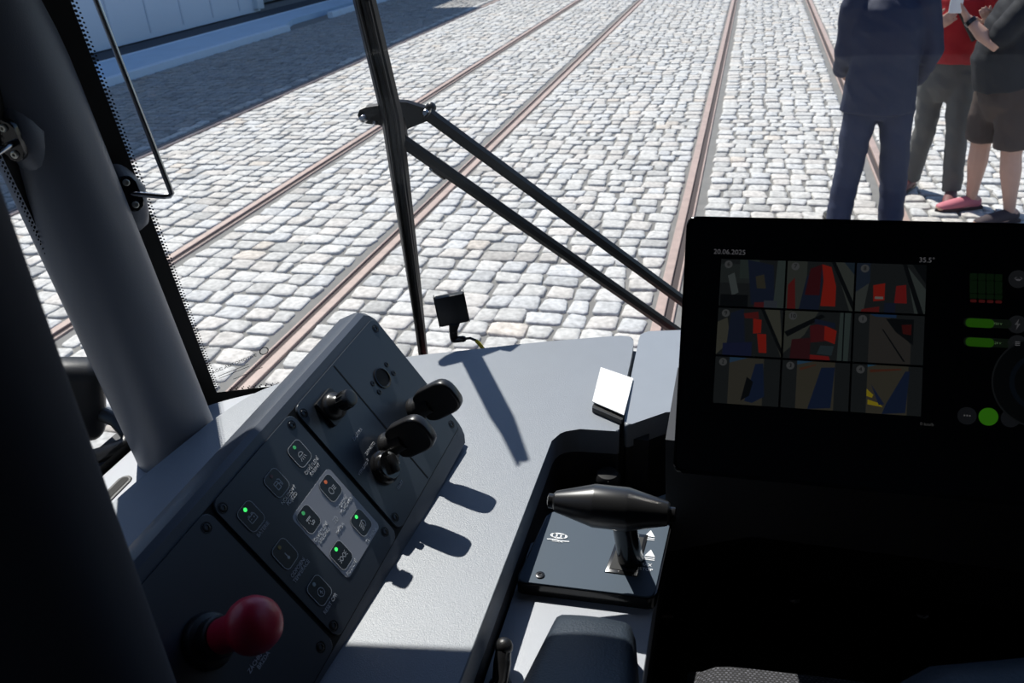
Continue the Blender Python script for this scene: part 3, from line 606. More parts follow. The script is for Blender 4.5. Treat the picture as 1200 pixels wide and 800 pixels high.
# console with the controller
ZC = -.645
cons = thing('driver_console', 'grey armrest console in a channel beside the dashboard, carrying the controller plate', 'console', (-.115,.35,FL))
XC = gz(765,720,ZC).x
bm = bmesh.new(); prism(bm, [(ER+.0005,-.1),(XC,-.1),(XC,yr-.01),(ER+.0005,yr-.01)], ZC-.12, ZC-.045)
bm_put('recess_floor', bm, M['recess'], cons, smooth=0); bm_put('recess_back', RB, M['recess'], cons, smooth=0)
bm = bmesh.new(); prism(bm, roundpoly([(ER+.0015,-.1),(XC,-.1),(XC,.70),(ER+.0015,.70)],[0,0,.01,.01]), ZC-.10, ZC, bev=.006, seg=3); bm_put('console_top', bm, M['sill'], cons)
bm = bmesh.new(); prism(bm, [(ER+.02,-.1),(XC-.004,-.1),(XC-.004,.69),(ER+.02,.69)], FL, ZC-.09); bm_put('console_body', bm, M['recess'], cons, smooth=0)
# shiny moulding wall below dash edge
bm = bmesh.new(); prism(bm, [(ER-.03,-.1),(ER-.001,-.1),(ER-.001,yr-.02),(ER-.03,yr-.02)], FL, ZD-.102); bm_put('dash_side_panel', bm, M['recess'], smooth=0, label='black side panel under the left part of the dashboard', cat='panel')

# ---- master controller
ZP = -.628
ct = thing('master_controller', 'black barrel-shaped drive lever on a blue-grey plate with rounded corners', 'lever', (-.115,.66,ZC))
pc = [P2(603,681,ZP), P2(768,701,ZP), P2(789,606,ZP), P2(643,597,ZP)]
bm = bmesh.new(); prism(bm, roundpoly(pc,.010), ZC+.0005, ZP-.002, bev=.0012); bm_put('plate_rim', bm, M['gloss'], ct)
pin = [(p[0]*.97+(-.115)*.03, p[1]*.97+.66*.03) for p in pc]
bm = bmesh.new(); prism(bm, roundpoly(pin,.008), ZP-.003, ZP, bev=.0008); plate = bm_put('plate', bm, M['plate'], ct)
g0 = P2(725,664,ZP); 
SX = (gz(742,664,ZP).x); 
bm = bmesh.new(); prism(bm, [(SX-.028,P2(720,672,ZP)[1]),(SX+.006,P2(720,672,ZP)[1]),(SX+.010,P2(720,622,ZP)[1]),(SX-.022,P2(720,622,ZP)[1])], ZP-.001, ZP+.0012, bev=.0006); bm_put('slot_frame', bm, M['gloss'], ct)
bm = bmesh.new(); prism(bm, [(SX-.024,P2(720,668,ZP)[1]),(SX+.003,P2(720,668,ZP)[1]),(SX+.006,P2(720,626,ZP)[1]),(SX-.019,P2(720,626,ZP)[1])], ZP, ZP+.0018, bev=.0003); bm_put('slot_brush', bm, mat('brush grey', (.03,.03,.03), .8), ct, smooth=0)
ZH = -.540
h0 = gz(649,587,ZH); h1 = gz(785,602,ZH); ax = (h1-h0).normalized(); Lh = (h1-h0).length
T = Matrix.Translation(h0) @ ax.to_track_quat('Z','Y').to_matrix().to_4x4()
bm = bmesh.new(); lathe(bm, [(0,.0),(.0085,.0),(.0095,.001),(.0108,.002),(.0114,.004),(.0214,Lh*.345),(.0217,Lh*.36),(.0217,Lh*.64),(.0214,Lh*.655),(.0126,Lh-.004),(.012,Lh-.002),(.010,Lh),(0,Lh)], T, 48); grip = bm_put('grip', bm, M['satin'], ct, smooth=14)
for z0, z1 in ((-.006,.001),(Lh-.001,Lh+.006)):
    bm = bmesh.new(); lathe(bm, [(0,z0),(.0055,z0),(.0075,z0+.001),(.0075,z1-.001),(.006,z1),(0,z1)], T, 24); bm_put('end_button', bm, M['gloss'], grip)
hm = h0.lerp(h1, .60); foot = Vector((SX-.004, P2(720,652,ZP)[1], ZP))
bm = bmesh.new(); tube(bm, [hm-Vector((0,0,.012)), hm.lerp(foot,.35)+Vector((0,-.003,0)), hm.lerp(foot,.7)+Vector((.0,-.002,0)), foot+Vector((0,0,.0))], [(.014,.012),(.0125,.011),(.013,.013),(.014,.016)], side=(1,0,0), n=24, cap='flat'); bm_put('stem', bm, M['gloss'], ct, smooth=60)
TP = Matrix.Translation((0,0,ZP+.0006))
def pat(px, py): return Vector((*P2(px,py,ZP), ZP+.0006))
bm = bmesh.new(); o = pat(655,628); T = Matrix.Translation(o)
ringflat(bm, circ(0,0,.0098,28,.0046), circ(0,0,.0088,28,.0037), T)
for dx in (-.0048,0,.0048): ringflat(bm, circ(dx,0,.0034,20,.0036), circ(dx,0,.0024,20,.0027), T)
strokes(bm, [(-.012,-.0075,-.003,-.0065),(-.003,-.0065,.003,-.0078),(.003,-.0078,.013,-.0068)], .0012, T); text(bm, 'ŠKODA', .0036, T @ Matrix.Translation((0,-.0092,0)))
bm_put('emblem', bm, M['ink'], plate, smooth=0)
bm = bmesh.new()
for py, s in ((649,1),(626,1)):
    T = Matrix.Translation(pat(762,py)); flat(bm, [(-.0055,-.004),(.0055,-.004),(0,.0065)], T)
    strokes(bm, [(-.0055,-.0065,.0055,-.0065),(-.0055,-.0092,.0055,-.0092)], .0011, T)
text(bm, 'MAX', .0058, Matrix.Translation(pat(757,662))); text(bm, 'STOP', .0058, Matrix.Translation(pat(757,667.5)))
bm_put('lettering', bm, M['ink'], plate, smooth=0)
bm = bmesh.new(); T = Matrix.Translation(pat(633,674)); lathe(bm, [(.0048,-.001),(.0048,.0006),(.0038,.0009),(.0022,.0009),(.0018,.0001),(0,.0001)], T, 20); bm_put('screw', bm, M['screw'], plate)
bm = bmesh.new(); p = gz(712,574,-.665); T = Matrix.Translation(p); lathe(bm, [(.014,-.02),(.014,.006),(.0165,.010),(.0165,.022),(.013,.027),(0,.028)], T, 28); bm_put('round_knob', bm, M['satin'], smooth=50, label='round black knob half hidden behind the barrel-shaped lever', cat='knob')

# ---- armrest pad and the small lever beside it
ar = thing('armrest', 'dark blue-grey padded armrest behind the controller plate', 'armrest', (-.11,.4,ZC))
za, zb = -.590, -.545
A = [gz(650,712,za), gz(745,724,za), gz(756,860,zb), gz(574,850,zb)]
def quadpad(bm, A, th, sub=6, crown=.004):
    rows = []
    for j in range(sub*2+1):
        v = j/(sub*2); r = []
        for i in range(sub*2+1):
            u = i/(sub*2); p = A[0].lerp(A[1],u).lerp(A[3].lerp(A[2],u), v)
            ex = min(u,1-u)*2; ey = min(v,1-v)*2
            drop = th*((1-min(1,ex/.28))**3*.75+(1-min(1,ey/.2))**3*.75)
            r.append(p+Vector((0,0,crown*math.sin(math.pi*u)-min(th,drop))))
        rows.append(r)
    V = [[bm.verts.new(p) for p in r] for r in rows]; n = len(V)
    for a, b in zip(V, V[1:]):
        for i in range(n-1): bm.faces.new((a[i], a[i+1], b[i+1], b[i]))
    ring = V[0]+[r[-1] for r in V[1:]]+V[-1][-2::-1]+[r[0] for r in V[-2:0:-1]]
    lo = [bm.verts.new(v.co-Vector((0,0,th))) for v in ring]
    for i in range(len(ring)): bm.faces.new((ring[i], ring[(i+1)%len(ring)], lo[(i+1)%len(ring)], lo[i]))
    bm.faces.new(lo)
bm = bmesh.new(); quadpad(bm, A, .026, 8); bm_put('pad', bm, M['leather'], ar, smooth=60)
cA = (A[0]+A[1]+A[2]+A[3])/4; bm = bmesh.new(); prism(bm, rrect(cA.x,cA.y+.0,.05,.12,.01), ZC, cA.z-.02); bm_put('mount', bm, M['black'], ar)
kl = thing('latch_lever', 'small black latch lever standing on the console left of the armrest', 'lever', (*P2(590,790,ZC),ZC))
k0 = gz(586,800,ZC+.006); k1 = gz(590,762,ZC+.022)
bm = bmesh.new(); tube(bm, [k0-Vector((.004,.03,0)), k0, k0.lerp(k1,.6), k1], [(.008,.007),(.008,.008),(.0085,.008),(.0075,.0085)], side=(1,0,0), n=16); bm_put('lever_arm', bm, M['gloss'], kl, smooth=60)
bm = bmesh.new(); ball(bm, tuple(k1+Vector((0,.002,.003))), .0088, n=16); bm_put('tip', bm, M['black'], kl, smooth=60)
bm = bmesh.new(); lathe(bm, [(.011,0),(.011,.004),(.008,.006),(0,.006)], Matrix.Translation((k0.x,k0.y,ZC)), 20); bm_put('foot', bm, M['black'], kl)
# card stuck at the seam
ncd = [gz(*p, ZD) for p in ((704,430),(742,442),(731,484),(694,469))]
up3 = [Vector((0,0,.012)),Vector((0,0,.010)),Vector((0,0,.018)),Vector((0,0,.020))]
nt_ = thing('note_card', 'small white square card standing on the dashboard seam', 'card', (ncd[0].x,ncd[0].y,ZD))
def fit(px,py,z): return gz(px,py,z)
q = [fit(704,430,ZD+.006), fit(742,443,ZD+.007), fit(731,486,ZD+.012), fit(694,470,ZD+.011)]
bm = bmesh.new(); nn = (q[1]-q[0]).cross(q[3]-q[0]).normalized(); nn = nn if nn.z > 0 else -nn
hi = [bm.verts.new(p) for p in q]; lo = [bm.verts.new(p-nn*.0012) for p in q]; bm.faces.new(hi); bm.faces.new(lo[::-1])
for i in range(4): bm.faces.new((hi[i],hi[(i+1)%4],lo[(i+1)%4],lo[i]))
bm_put('card', bm, M['white'], nt_, smooth=0)
bm = bmesh.new(); a = q[3]-nn*.002; b = q[2]-nn*.002; prism(bm, roundpoly([(a.x+.001,a.y-.009),(b.x-.001,b.y-.006),(b.x-.001,b.y+.012),(a.x+.003,a.y+.010)],.002), ZD+.0006, ZD+.0075, bev=.001); bm_put('card_holder', bm, M['black'], nt_)

# ---- black sensor head on the glass with cable
se = thing('glass_sensor', 'small black box sensor with a cable just inside the windscreen', 'sensor', (*P2(530,405,-.60),-.60))
Ys = 1.10
def aty(px, py, Y=Ys): r = ray(px,py); return r*(Y/r.y)
a, b, c, d = aty(511,350), aty(545,346), aty(548,376), aty(514,381)
cen = (a+b+c+d)/4; ez = (-cen.normalized()+Vector((0,0,-.22))).normalized(); ex = (b-a).normalized(); ey = ez.cross(ex).normalized(); ex = ey.cross(ez); wS = (b-a).length*.94; hS = (d-a).length*1.0
T = Matrix.Translation(cen) @ Matrix((ex,ey,ez)).transposed().to_4x4()
bm = bmesh.new(); box(bm, (0,0,-.010), (wS,hS,.024), T, bev=.0025); bx = bm_put('box', bm, M['black'], se)
bm = bmesh.new(); box(bm, (-wS/2-.0006,.001,-.010), (.0012,hS*1.04,.024), T); bm_put('side_fin', bm, M['black'], se, smooth=0)
bm = bmesh.new(); box(bm, (wS/2+.0006,.001,-.010), (.0012,hS*1.04,.024), T); bm_put('side_fin', bm, M['black'], se, smooth=0)
bm = bmesh.new(); tube(bm, [cen-ey*hS*.45, aty(531,388), aty(532,396)], [(.009,.006),(.0065,.006),(.0065,.006)], side=tuple(ex), n=16, cap='flat'); bm_put('neck', bm, M['black'], se)
bm = bmesh.new(); tube(bm, [aty(532,388), aty(532,397)], .0062, n=16); tube(bm, [aty(532,398), aty(543,397)], .0052, n=16); bm_put('elbow', bm, M['gloss'], se, smooth=60)
bm = bmesh.new(); tube(bm, [aty(543,397), aty(551,396), aty(558,399), aty(563,404), aty(569,411), aty(571,420)], .0022, n=10); cb = bm_put('cable', bm, M['black'], se, smooth=60)
bm = bmesh.new(); tube(bm, [aty(558.5,399.5), aty(562,403), aty(566.5,409)], .003, n=10); bm_put('cable_sleeve', bm, M['yellow'], cb, smooth=60)
bm = bmesh.new(); box(bm, (0,0,-.030), (wS*.6,hS*.5,.022), T); bm_put('glass_pad', bm, M['black'], se)

# ---- windscreen wiper outside
wt = thing('windscreen_wiper', 'long black windscreen wiper with a twin arm outside the glass', 'wiper', (-.5,1.3,ZB))
def og(px, py, off=.085):                          # point just outside the glass on a sight line
    r = ray(px,py); t_ = .9
    while t_ < 2.4:
        p = r*t_; x = max(base[0][0], min(base[-1][0]-.001, p.x)); g = glx(x, p.z)
        if p.y > g.y+off: return p
        t_ += .002
    return r*1.4
w0 = og(499,432); wm = og(459,135); w1 = og(427,0); wtop = w1+(w1-wm).normalized()*.10
side_w = Vector((1,.25,0))
bm = bmesh.new(); tube(bm, [w0+(w0-wm).normalized()*.02, w0, w0.lerp(wm,.4), wm, w1, wtop], [(.006,.006),(.007,.007),(.012,.009),(.0170,.010),(.0160,.010),(.007,.008)], side=side_w, n=8, cap='flat'); bd = bm_put('blade_carrier', bm, M['wiper'], wt, smooth=30)
bm = bmesh.new(); o = Vector((-.004,-.010,0)); tube(bm, [w0+o, w0.lerp(wm,.5)+o, wm+o, w1+o, wtop+o], [(.0022,.008)]*5, side=side_w, n=8, cap='flat'); bm_put('rubber_blade', bm, M['wiperlip'], wt, smooth=30)
bm = bmesh.new(); o = Vector((.0075,-.008,0)); tube(bm, [w0.lerp(wm,.25)+o, wm+o, w1+o], [(.003,.003)]*3, side=side_w, n=8, cap='flat'); bm_put('carrier_ridge', bm, M['wiper'], wt, smooth=30)
def poly3(bm, pxs, off, th):
    pts = [og(px,py,off) for px,py in pxs]; n_ = Vector((0,1,.3)).normalized()*th
    a = [bm.verts.new(p) for p in pts]; b = [bm.verts.new(p+n_) for p in pts]; bm.faces.new(a); bm.faces.new(b[::-1])
    for i in range(len(a)): bm.faces.new((a[i],a[(i+1)%len(a)],b[(i+1)%len(a)],b[i]))
bm = bmesh.new(); poly3(bm, [(419,135),(421,129),(428,126),(442,124),(462,119),(476,120),(502,128),(506,134),(503,141),(480,150),(474,154),(455,152),(446,147),(430,145),(422,142)], .10, .008); bk = bm_put('bracket', bm, M['wiper'], wt, smooth=0)
for px, py, r in ((427,139,.006),(500,133,.006),(441,144,.004),(463,124,.006)):
    bm = bmesh.new(); c = og(px,py,.095); lathe(bm, [(r,0),(r,.006),(r*.6,.009),(0,.009)], Matrix.Translation(c) @ Matrix.Rotation(math.radians(72),4,'X'), 16); bm_put('bolt', bm, M['steel'], bk)
bm = bmesh.new(); c = og(505,126,.105); ball(bm, tuple(c), .0085, n=14); bm_put('pivot_cap', bm, M['wiper'], bk)
def arm(name, a, b, r, off, ext=.25):
    A_ = og(*a, off); B_ = og(*b, off); E_ = B_+(B_-A_)*ext
    bm = bmesh.new(); tube(bm, [A_, A_.lerp(B_,.5), B_, E_], [r]*4, side=(0,1,0), n=8, cap='flat'); return bm_put(name, bm, M['wiper'], wt, smooth=30), A_, B_, E_
u1 = arm('upper_arm', (501,133), (798,351), (.0105,.011), .09)
u2 = arm('lower_arm', (472,165), (797,391), (.0105,.011), .085)
bm = bmesh.new(); tube(bm, [og(468,140,.105), og(472,166,.105)], [(.010,.010)]*2, n=10); bm_put('arm_joint', bm, M['wiper'], wt)
bm = bmesh.new(); tube(bm, [og(509,192,.103), og(524,203,.103)], [(.0125,.013)]*2, side=(0,1,0), n=12, cap='flat'); bm_put('arm_clamp', bm, M['gloss'], wt, smooth=30)
bm = bmesh.new(); tube(bm, [u1[3], u2[3], u2[3]+Vector((.0,.0,-.12))], .018, n=16); bm_put('arm_root', bm, M['wiper'], wt)

# ================================================================== SLOPING CONTROL HOUSING (left)
az, el, ti = math.radians(2), math.radians(3), math.radians(57)
U = Vector((math.sin(az)*math.cos(el), math.cos(az)*math.cos(el), math.sin(el)))
s_ = U.cross(Vector((0,0,1))).normalized(); w_ = s_.cross(U).normalized(); Vv = s_*math.cos(ti)-w_*math.sin(ti); N = Vv.cross(U).normalized()
if N.z < 0: N = -N
DD = .61
FM = Matrix.Translation(-N*DD) @ Matrix((U, -Vv, N)).transposed().to_4x4()
def fuv(px, py, h=0.0):
    r = ray(px,py); p = r*(-(DD-h)/r.dot(N)); return p.dot(U), -p.dot(Vv)
hs = thing('control_housing', 'dark sloping control housing with panels of knobs and lit buttons, beside the sunlit dashboard', 'control panel', (-.4,.55,ZD))
# body: section in the plane across U
Rx, Rz = Vv, N
a0, a1 = .262, .752
def hb(b, h): return (b, h)
sec = [(-.338,0),(-.146,0),(-.140,-.003),(-.1385,-.007)]
def W(a, b, h): return FM @ Vector((a,b,h))
rows = []
outl = sec
def dropto(p, dx, z): q = Vector(p); return Vector((q.x+dx, q.y, z))
def section(a, ins=0.0):
    pts = [W(a,-.338+ins,0), W(a,-.146-ins,0), W(a,-.140-ins,-.004), W(a,-.138-ins,-.009)]
    l = pts[-1]; pts.append(l+Vector((-.020+ins,0,-.010))); pts.append(Vector((l.x-.05,l.y,l.z-.05))); pts.append(Vector((l.x-.075,l.y,ZD+.0005)))
    r = pts[0]; pts = [Vector((r.x-.004,r.y,ZD+.0005)), r+Vector((.0035,0,-.0075)), ] + pts
    return pts
bm = bmesh.new()
rr = [section(a0), section(a1-.012), section(a1-.004,.006), section(a1,.014)]
V = [[bm.verts.new(p) for p in r] for r in rr]
for A_, B_ in zip(V, V[1:]):
    n_ = len(A_)
    for i in range(n_): bm.faces.new((A_[i],A_[(i+1)%n_],B_[(i+1)%n_],B_[i]))
bm.faces.new(V[-1]); bm.faces.new(V[0][::-1])
bm_put('housing', bm, M['housing'], hs, smooth=28)
def fpt(px, py): return fuv(px,py)
def FT(a, b, h=0.0, rot=0.0): return FM @ Matrix.Translation((a,b,h)) @ Matrix.Rotation(rot,4,'Z')
HP = .0028
def plate_on(name, a0_, a1_, b0_, b1_, h0_, h1_, m, parent, r=.008, bev=.0009, label=None):
    bm = bmesh.new(); prism(bm, rrect((a0_+a1_)/2,(b0_+b1_)/2,a1_-a0_,b1_-b0_,r), h0_, h1_, FM, bev); return bm_put(name, bm, m, parent, label=label)
bm = bmesh.new(); prism(bm, rrect((.265+.748)/2,-.2415,.483,.172,.006), .0, .0006, FM); bm_put('panel_bed', bm, M['frit'], hs, smooth=0)
pA = plate_on('brake_panel', .267, .416, -.3255, -.1555, .0006, HP, M['panel'], hs, label='bare dark panel carrying the red brake button')
pB = plate_on('button_panel', .4215, .5565, -.3255, -.1555, .0006, HP, M['panel'], hs, label='panel of outlined push buttons')
pC = plate_on('knob_panel', .5625, .7485, -.3255, -.1555, .0006, HP, M['panel'], hs, label='panel with key hole, knobs and two paddles')
def fscrew(px, py, parent):
    a, b = fuv(px,py,HP); T = FT(a,b,HP)
    bm = bmesh.new(); lathe(bm, [(.0052,-.001),(.0052,.0004),(.0043,.0004),(.0040,-.0001),(.0034,.0006),(.0022,.0008),(.0018,-.0004),(0,-.0004)], T, 20); bm_put('screw', bm, M['screw'], parent)
for p, par in (((242,618),pA),((376,758),pA),((261,595),pB),((342,498),pB),((391,733),pB),((451,623),pB),((356,484),pC),((440,385),pC),((463,606),pC),((529,497),pC)): fscrew(*p, par)
# light field behind four of the buttons
LB = [fuv(*p,HP) for p in ((384,548),(445,615),(408,680),(341,606))]
la = (min(p[0] for p in LB), max(p[0] for p in LB)); lb = (min(p[1] for p in LB), max(p[1] for p in LB))
lw = ((LB[0][0]+LB[1][0])/2, (LB[2][0]+LB[3][0])/2)
bm = bmesh.new(); prism(bm, rrect((lw[0]+lw[1])/2, ((LB[0][1]+LB[3][1])/2+(LB[1][1]+LB[2][1])/2)/2, abs(lw[0]-lw[1]), abs((LB[0][1]+LB[3][1])/2-(LB[1][1]+LB[2][1])/2), .005), HP-.0002, HP+.00025, FM)
field = bm_put('light_field', bm, M['panel2'], pB, smooth=0, label='light grey printed field around the lamp buttons')
BW, BH = .0215, .0245
def button(px, py, led, ico, txt, tpx, inkm, tink, size=.0050):
    a, b = fuv(px,py,HP); T = FT(a,b,HP+.0003)
    bm = bmesh.new(); prism(bm, rrect(0,0,BW,BH,.0055), -.0005, .0004, T, .0003); bt = bm_put('button', bm, M['key'], hs)
    bm = bmesh.new(); ringflat(bm, rrect(0,0,BW,BH,.0055), rrect(0,0,BW-.0010,BH-.0010,.005), T, .00055); bm_put('outline', bm, inkm, bt, smooth=0)
    bm = bmesh.new(); prism(bm, circ(0,.0078,.0019,18), .0003, .0008, T, .0002); bm_put('indicator', bm, led, bt)
    bm = bmesh.new(); T2_ = T @ Matrix.Translation((0,-.0022,.0006)); wd = .0006
    arc = lambda cx_,cy_,r,a0_,a1_,n=10: [(cx_+r*math.cos(math.radians(a0_+(a1_-a0_)*i/n)), cy_+r*math.sin(math.radians(a0_+(a1_-a0_)*i/n)), cx_+r*math.cos(math.radians(a0_+(a1_-a0_)*(i+1)/n)), cy_+r*math.sin(math.radians(a0_+(a1_-a0_)*(i+1)/n))) for i in range(n)]
    u = .001
    if ico == 'dome': strokes(bm, arc(0,0,3.4*u,0,180)+[(-3.4*u,0,3.4*u,0),(-2.6*u,-1.4*u,-4.4*u,-4.6*u),(-.9*u,-1.6*u,-1.5*u,-5*u),(.9*u,-1.6*u,1.5*u,-5*u),(2.6*u,-1.4*u,4.4*u,-4.6*u)], wd, T2_)
    if ico == 'pump': strokes(bm, [(-4*u,-3.6*u,1*u,-3.6*u),(1*u,-3.6*u,1*u,3.6*u),(1*u,3.6*u,-4*u,3.6*u),(-4*u,3.6*u,-4*u,-3.6*u),(-4*u,1*u,1*u,1*u),(1*u,0,3*u,0),(3*u,0,3*u,-3*u),(3*u,-3*u,4.4*u,-3*u),(4.4*u,-3*u,4.4*u,3*u),(4.4*u,3*u,2*u,4.6*u)], wd*1.3, T2_)
    if ico == 'battery': strokes(bm, [(-4.4*u,-3*u,4.4*u,-3*u),(4.4*u,-3*u,4.4*u,2.6*u),(4.4*u,2.6*u,-4.4*u,2.6*u),(-4.4*u,2.6*u,-4.4*u,-3*u),(-3.2*u,2.6*u,-3.2*u,4*u),(-3.2*u,4*u,-1.4*u,4*u),(-1.4*u,4*u,-1.4*u,2.6*u),(1.4*u,2.6*u,1.4*u,4*u),(1.4*u,4*u,3.2*u,4*u),(3.2*u,4*u,3.2*u,2.6*u),(-2.8*u,0,-1.2*u,0),(1.2*u,0,2.8*u,0),(2*u,-.8*u,2*u,.8*u)], wd, T2_)
    if ico == 'fog': strokes(bm, arc(-1.4*u,0,3.4*u,90,270)+[(-1.4*u,3.4*u,-.2*u,2.6*u),(-.2*u,2.6*u,.6*u,0),(.6*u,0,-.2*u,-2.6*u),(-.2*u,-2.6*u,-1.4*u,-3.4*u)]+[(1.8*u,y*u,5.6*u,y*u) for y in (-2,0,2)]+arc(3.6*u,1*u,1*u,90,-90,5)+arc(3.6*u,-1*u,1*u,90,270,5), wd, T2_)
    if ico == 'low': strokes(bm, arc(.8*u,0,3.6*u,90,-90)+[(.8*u,3.6*u,.8*u,-3.6*u)]+[(-.4*u,y*u,-5*u,(y-1.3)*u) for y in (3,1,-1,-3)], wd, T2_)
    if ico == 'pos': strokes(bm, arc(2.2*u,0,2.2*u,90,-90)+[(2.2*u,2.2*u,.2*u,0),(.2*u,0,2.2*u,-2.2*u)]+arc(-2.2*u,0,2.2*u,90,270)+[(-2.2*u,2.2*u,-.2*u,0),(-.2*u,0,-2.2*u,-2.2*u)]+[(s*4.9*u,y*u,s*6.6*u,y*1.5*u) for s in (-1,1) for y in (-1.7,0,1.7)], wd, T2_)
    if ico == 'saloon': strokes(bm, [(-3.5*u,3.4*u,3.5*u,3.4*u),(-3.5*u,2.3*u,3.5*u,2.3*u),(-2.4*u,1*u,-3.4*u,-1*u),(0,1*u,0,-1*u)]+arc(2.4*u,-3*u,1.3*u,0,360)+[(2.4*u,-4*u,-.5*u,-4.6*u),(-.5*u,-4.6*u,-1.4*u,-2.4*u)], wd*1.2, T2_)
    if ico == 'therm': strokes(bm, [(0,3*u,0,-1.6*u)], wd*1.6, T2_); flat(bm, circ(0,-2.6*u,1.5*u,14), T2_)
    if ico == 'reset': strokes(bm, arc(0,0,4*u,0,360,24)+[(-1.5*u,-.6*u,.4*u,2*u),(.4*u,2*u,-.2*u,0),(-.2*u,0,1.5*u,0),(1.5*u,0,-.4*u,-2.4*u)], wd, T2_)
    bm_put('symbol', bm, inkm, bt, smooth=0)
    bm = bmesh.new(); a, b = fuv(*tpx,HP); text(bm, txt, size, FT(a,b,HP+.0004), space=.95); bm_put('lettering', bm, tink, hs, smooth=0)
I, D_, O_ = M['ink'], M['inkdim'], M['outline']
button(350.7,531.4,M['ledd'],'dome','OSVĚTLENÍ\nKABINY',(367,548),I,I)
button(323.8,565.7,M['ledr'],'pump','NOUZOVÝ\nPOJEZD',(340,582),O_,I)
button(293.7,604.9,M['led'],'battery','BATERIE',(308,620),O_,D_)
button(387,571.7,M['ledo'],'fog','ZADNÍ\nMLHOVKA',(404,590),I,I)
button(361.2,608.4,M['ledd'],'saloon','OSVĚTLENÍ\nSALONU',(378,625.5),I,I)
button(422.8,612.3,M['led'],'low','TLUMENÉ',(435,627),I,I)
button(399.4,650.4,M['led'],'pos','POZIČNÍ',(412,665),I,I)
button(333.6,648.7,M['ledy'],'therm','ODPOJENÍ\nTEMPERACE',(351,667),O_,D_)
button(373.8,691.7,M['ledw'],'reset','RESET CPR',(387,707),O_,D_)
def flabel(s, px, py, size=.0042, m=I, par=None, rot=0.0):
    bm = bmesh.new(); a, b = fuv(px,py,HP); text(bm, s, size, FT(a,b,HP+.0005,0,) @ Matrix.Rotation(rot,4,'Z'), space=.95); bm_put('lettering', bm, m, par or hs, smooth=0)
flabel('SVĚTLA', 398.5, 619)
bm = bmesh.new(); a, b = fuv(392.5,609,HP); T = FT(a,b,HP+.0004); strokes(bm, [(.0008+.0028*math.cos(math.radians(90-18*i)), .0028*math.sin(math.radians(90-18*i)), .0008+.0028*math.cos(math.radians(72-18*i)), .0028*math.sin(math.radians(72-18*i))) for i in range(10)]+[(.0008,.0028,.0008,-.0028)]+[(-.0004,y,-.003,y) for y in (.0022,0,-.0022)], .0005, T); bm_put('lamp_symbol', bm, I, hs, smooth=0)
flabel('ZÁCHRANNÁ\nBRZDA', 306, 771, .0052, D_, pA)
flabel('ZRCÁTKA', 418.6, 509, .0045, D_, pC); flabel('DÁLK.', 447.5, 518, .0045, I, pC); flabel('ZAPNUTO', 433.5, 525.5, .0045, I, pC); flabel('0', 430.5, 539, .0045, I, pC); flabel('VYPNUTO', 425, 549, .0045, D_, pC); flabel('START', 468.5, 568, .0045, D_, pC)
# groove across the knob panel
a_, b_ = fuv(395,433,HP)
bm = bmesh.new(); prism(bm, [(a_-.001,-.1575),(a_+.001,-.1575),(a_+.001,-.3235),(a_-.001,-.3235)], HP-.0001, HP+.0002, FM); bm_put('panel_groove', bm, M['frit'], pC, smooth=0)
# red mushroom button
a, b = fuv(243,751,HP); T = FT(a,b,HP)
bm = bmesh.new(); lathe(bm, [(.0225,0),(.0225,.004),(.0205,.0075),(.0165,.009),(.0165,.018),(.0150,.020),(0,.020)], T, 40); mb = bm_put('brake_button', bm, M['black'], hs, label='black collar of the brake button')
bm = bmesh.new(); lathe(bm, [(.0135,.018),(.0140,.030),(.0150,.045),(.0185,.050),(.0208,.053),(.0218,.058),(.0215,.064),(.0190,.071),(.014,.0755),(.007,.0775),(0,.078)], T, 48); bm_put('mushroom_head', bm, M['red'], mb, smooth=60, label='red mushroom head')
# key hole
a, b = fuv(447.7,442.7,HP); T = FT(a,b,HP)
bm = bmesh.new(); lathe(bm, [(.0125,0),(.0125,.0016),(.0112,.0018),(.0100,.0006),(0,.0006)], T, 32); kh = bm_put('key_hole', bm, M['gloss'], hs)
bm = bmesh.new(); prism(bm, circ(0,0,.0098,28), .0004, .0008, T); bm_put('hole', bm, M['frit'], kh, smooth=0)
for p in ((453,427),(461,437),(436.7,449),(444.5,459)):
    a2, b2 = fuv(*p,HP); bm = bmesh.new(); lathe(bm, [(.0034,0),(.0034,.0006),(.0026,.0009),(.0014,.0008),(.0012,.0002),(0,.0002)], FT(a2,b2,HP), 16); bm_put('screw', bm, M['screw'], kh)
# mirror joystick
a, b = fuv(387,478,HP); T = FT(a,b,HP)
bm = bmesh.new(); prism(bm, rrect(0,0,.031,.031,.002), 0, .005, T, .001); jb = bm_put('mirror_joystick', bm, M['black'], hs)
bm = bmesh.new(); lathe(bm, [(.0145,.005),(.0145,.009),(.0125,.012),(.0100,.014),(.0080,.017),(0,.017)], T, 32); bm_put('collar', bm, M['satin'], jb)
bm = bmesh.new()
lathe(bm, [(.0065,.014),(.0085,.019),(.0095,.029),(.0085,.0325),(.0055,.0335),(0,.0325)], T, 28); 
for k in range(14):
    an = 2*math.pi*k/14; box(bm, (.0091*math.cos(an),.0091*math.sin(an),.024), (.0014,.0014,.010), T)
bm_put('joystick_cap', bm, M['satin'], jb)
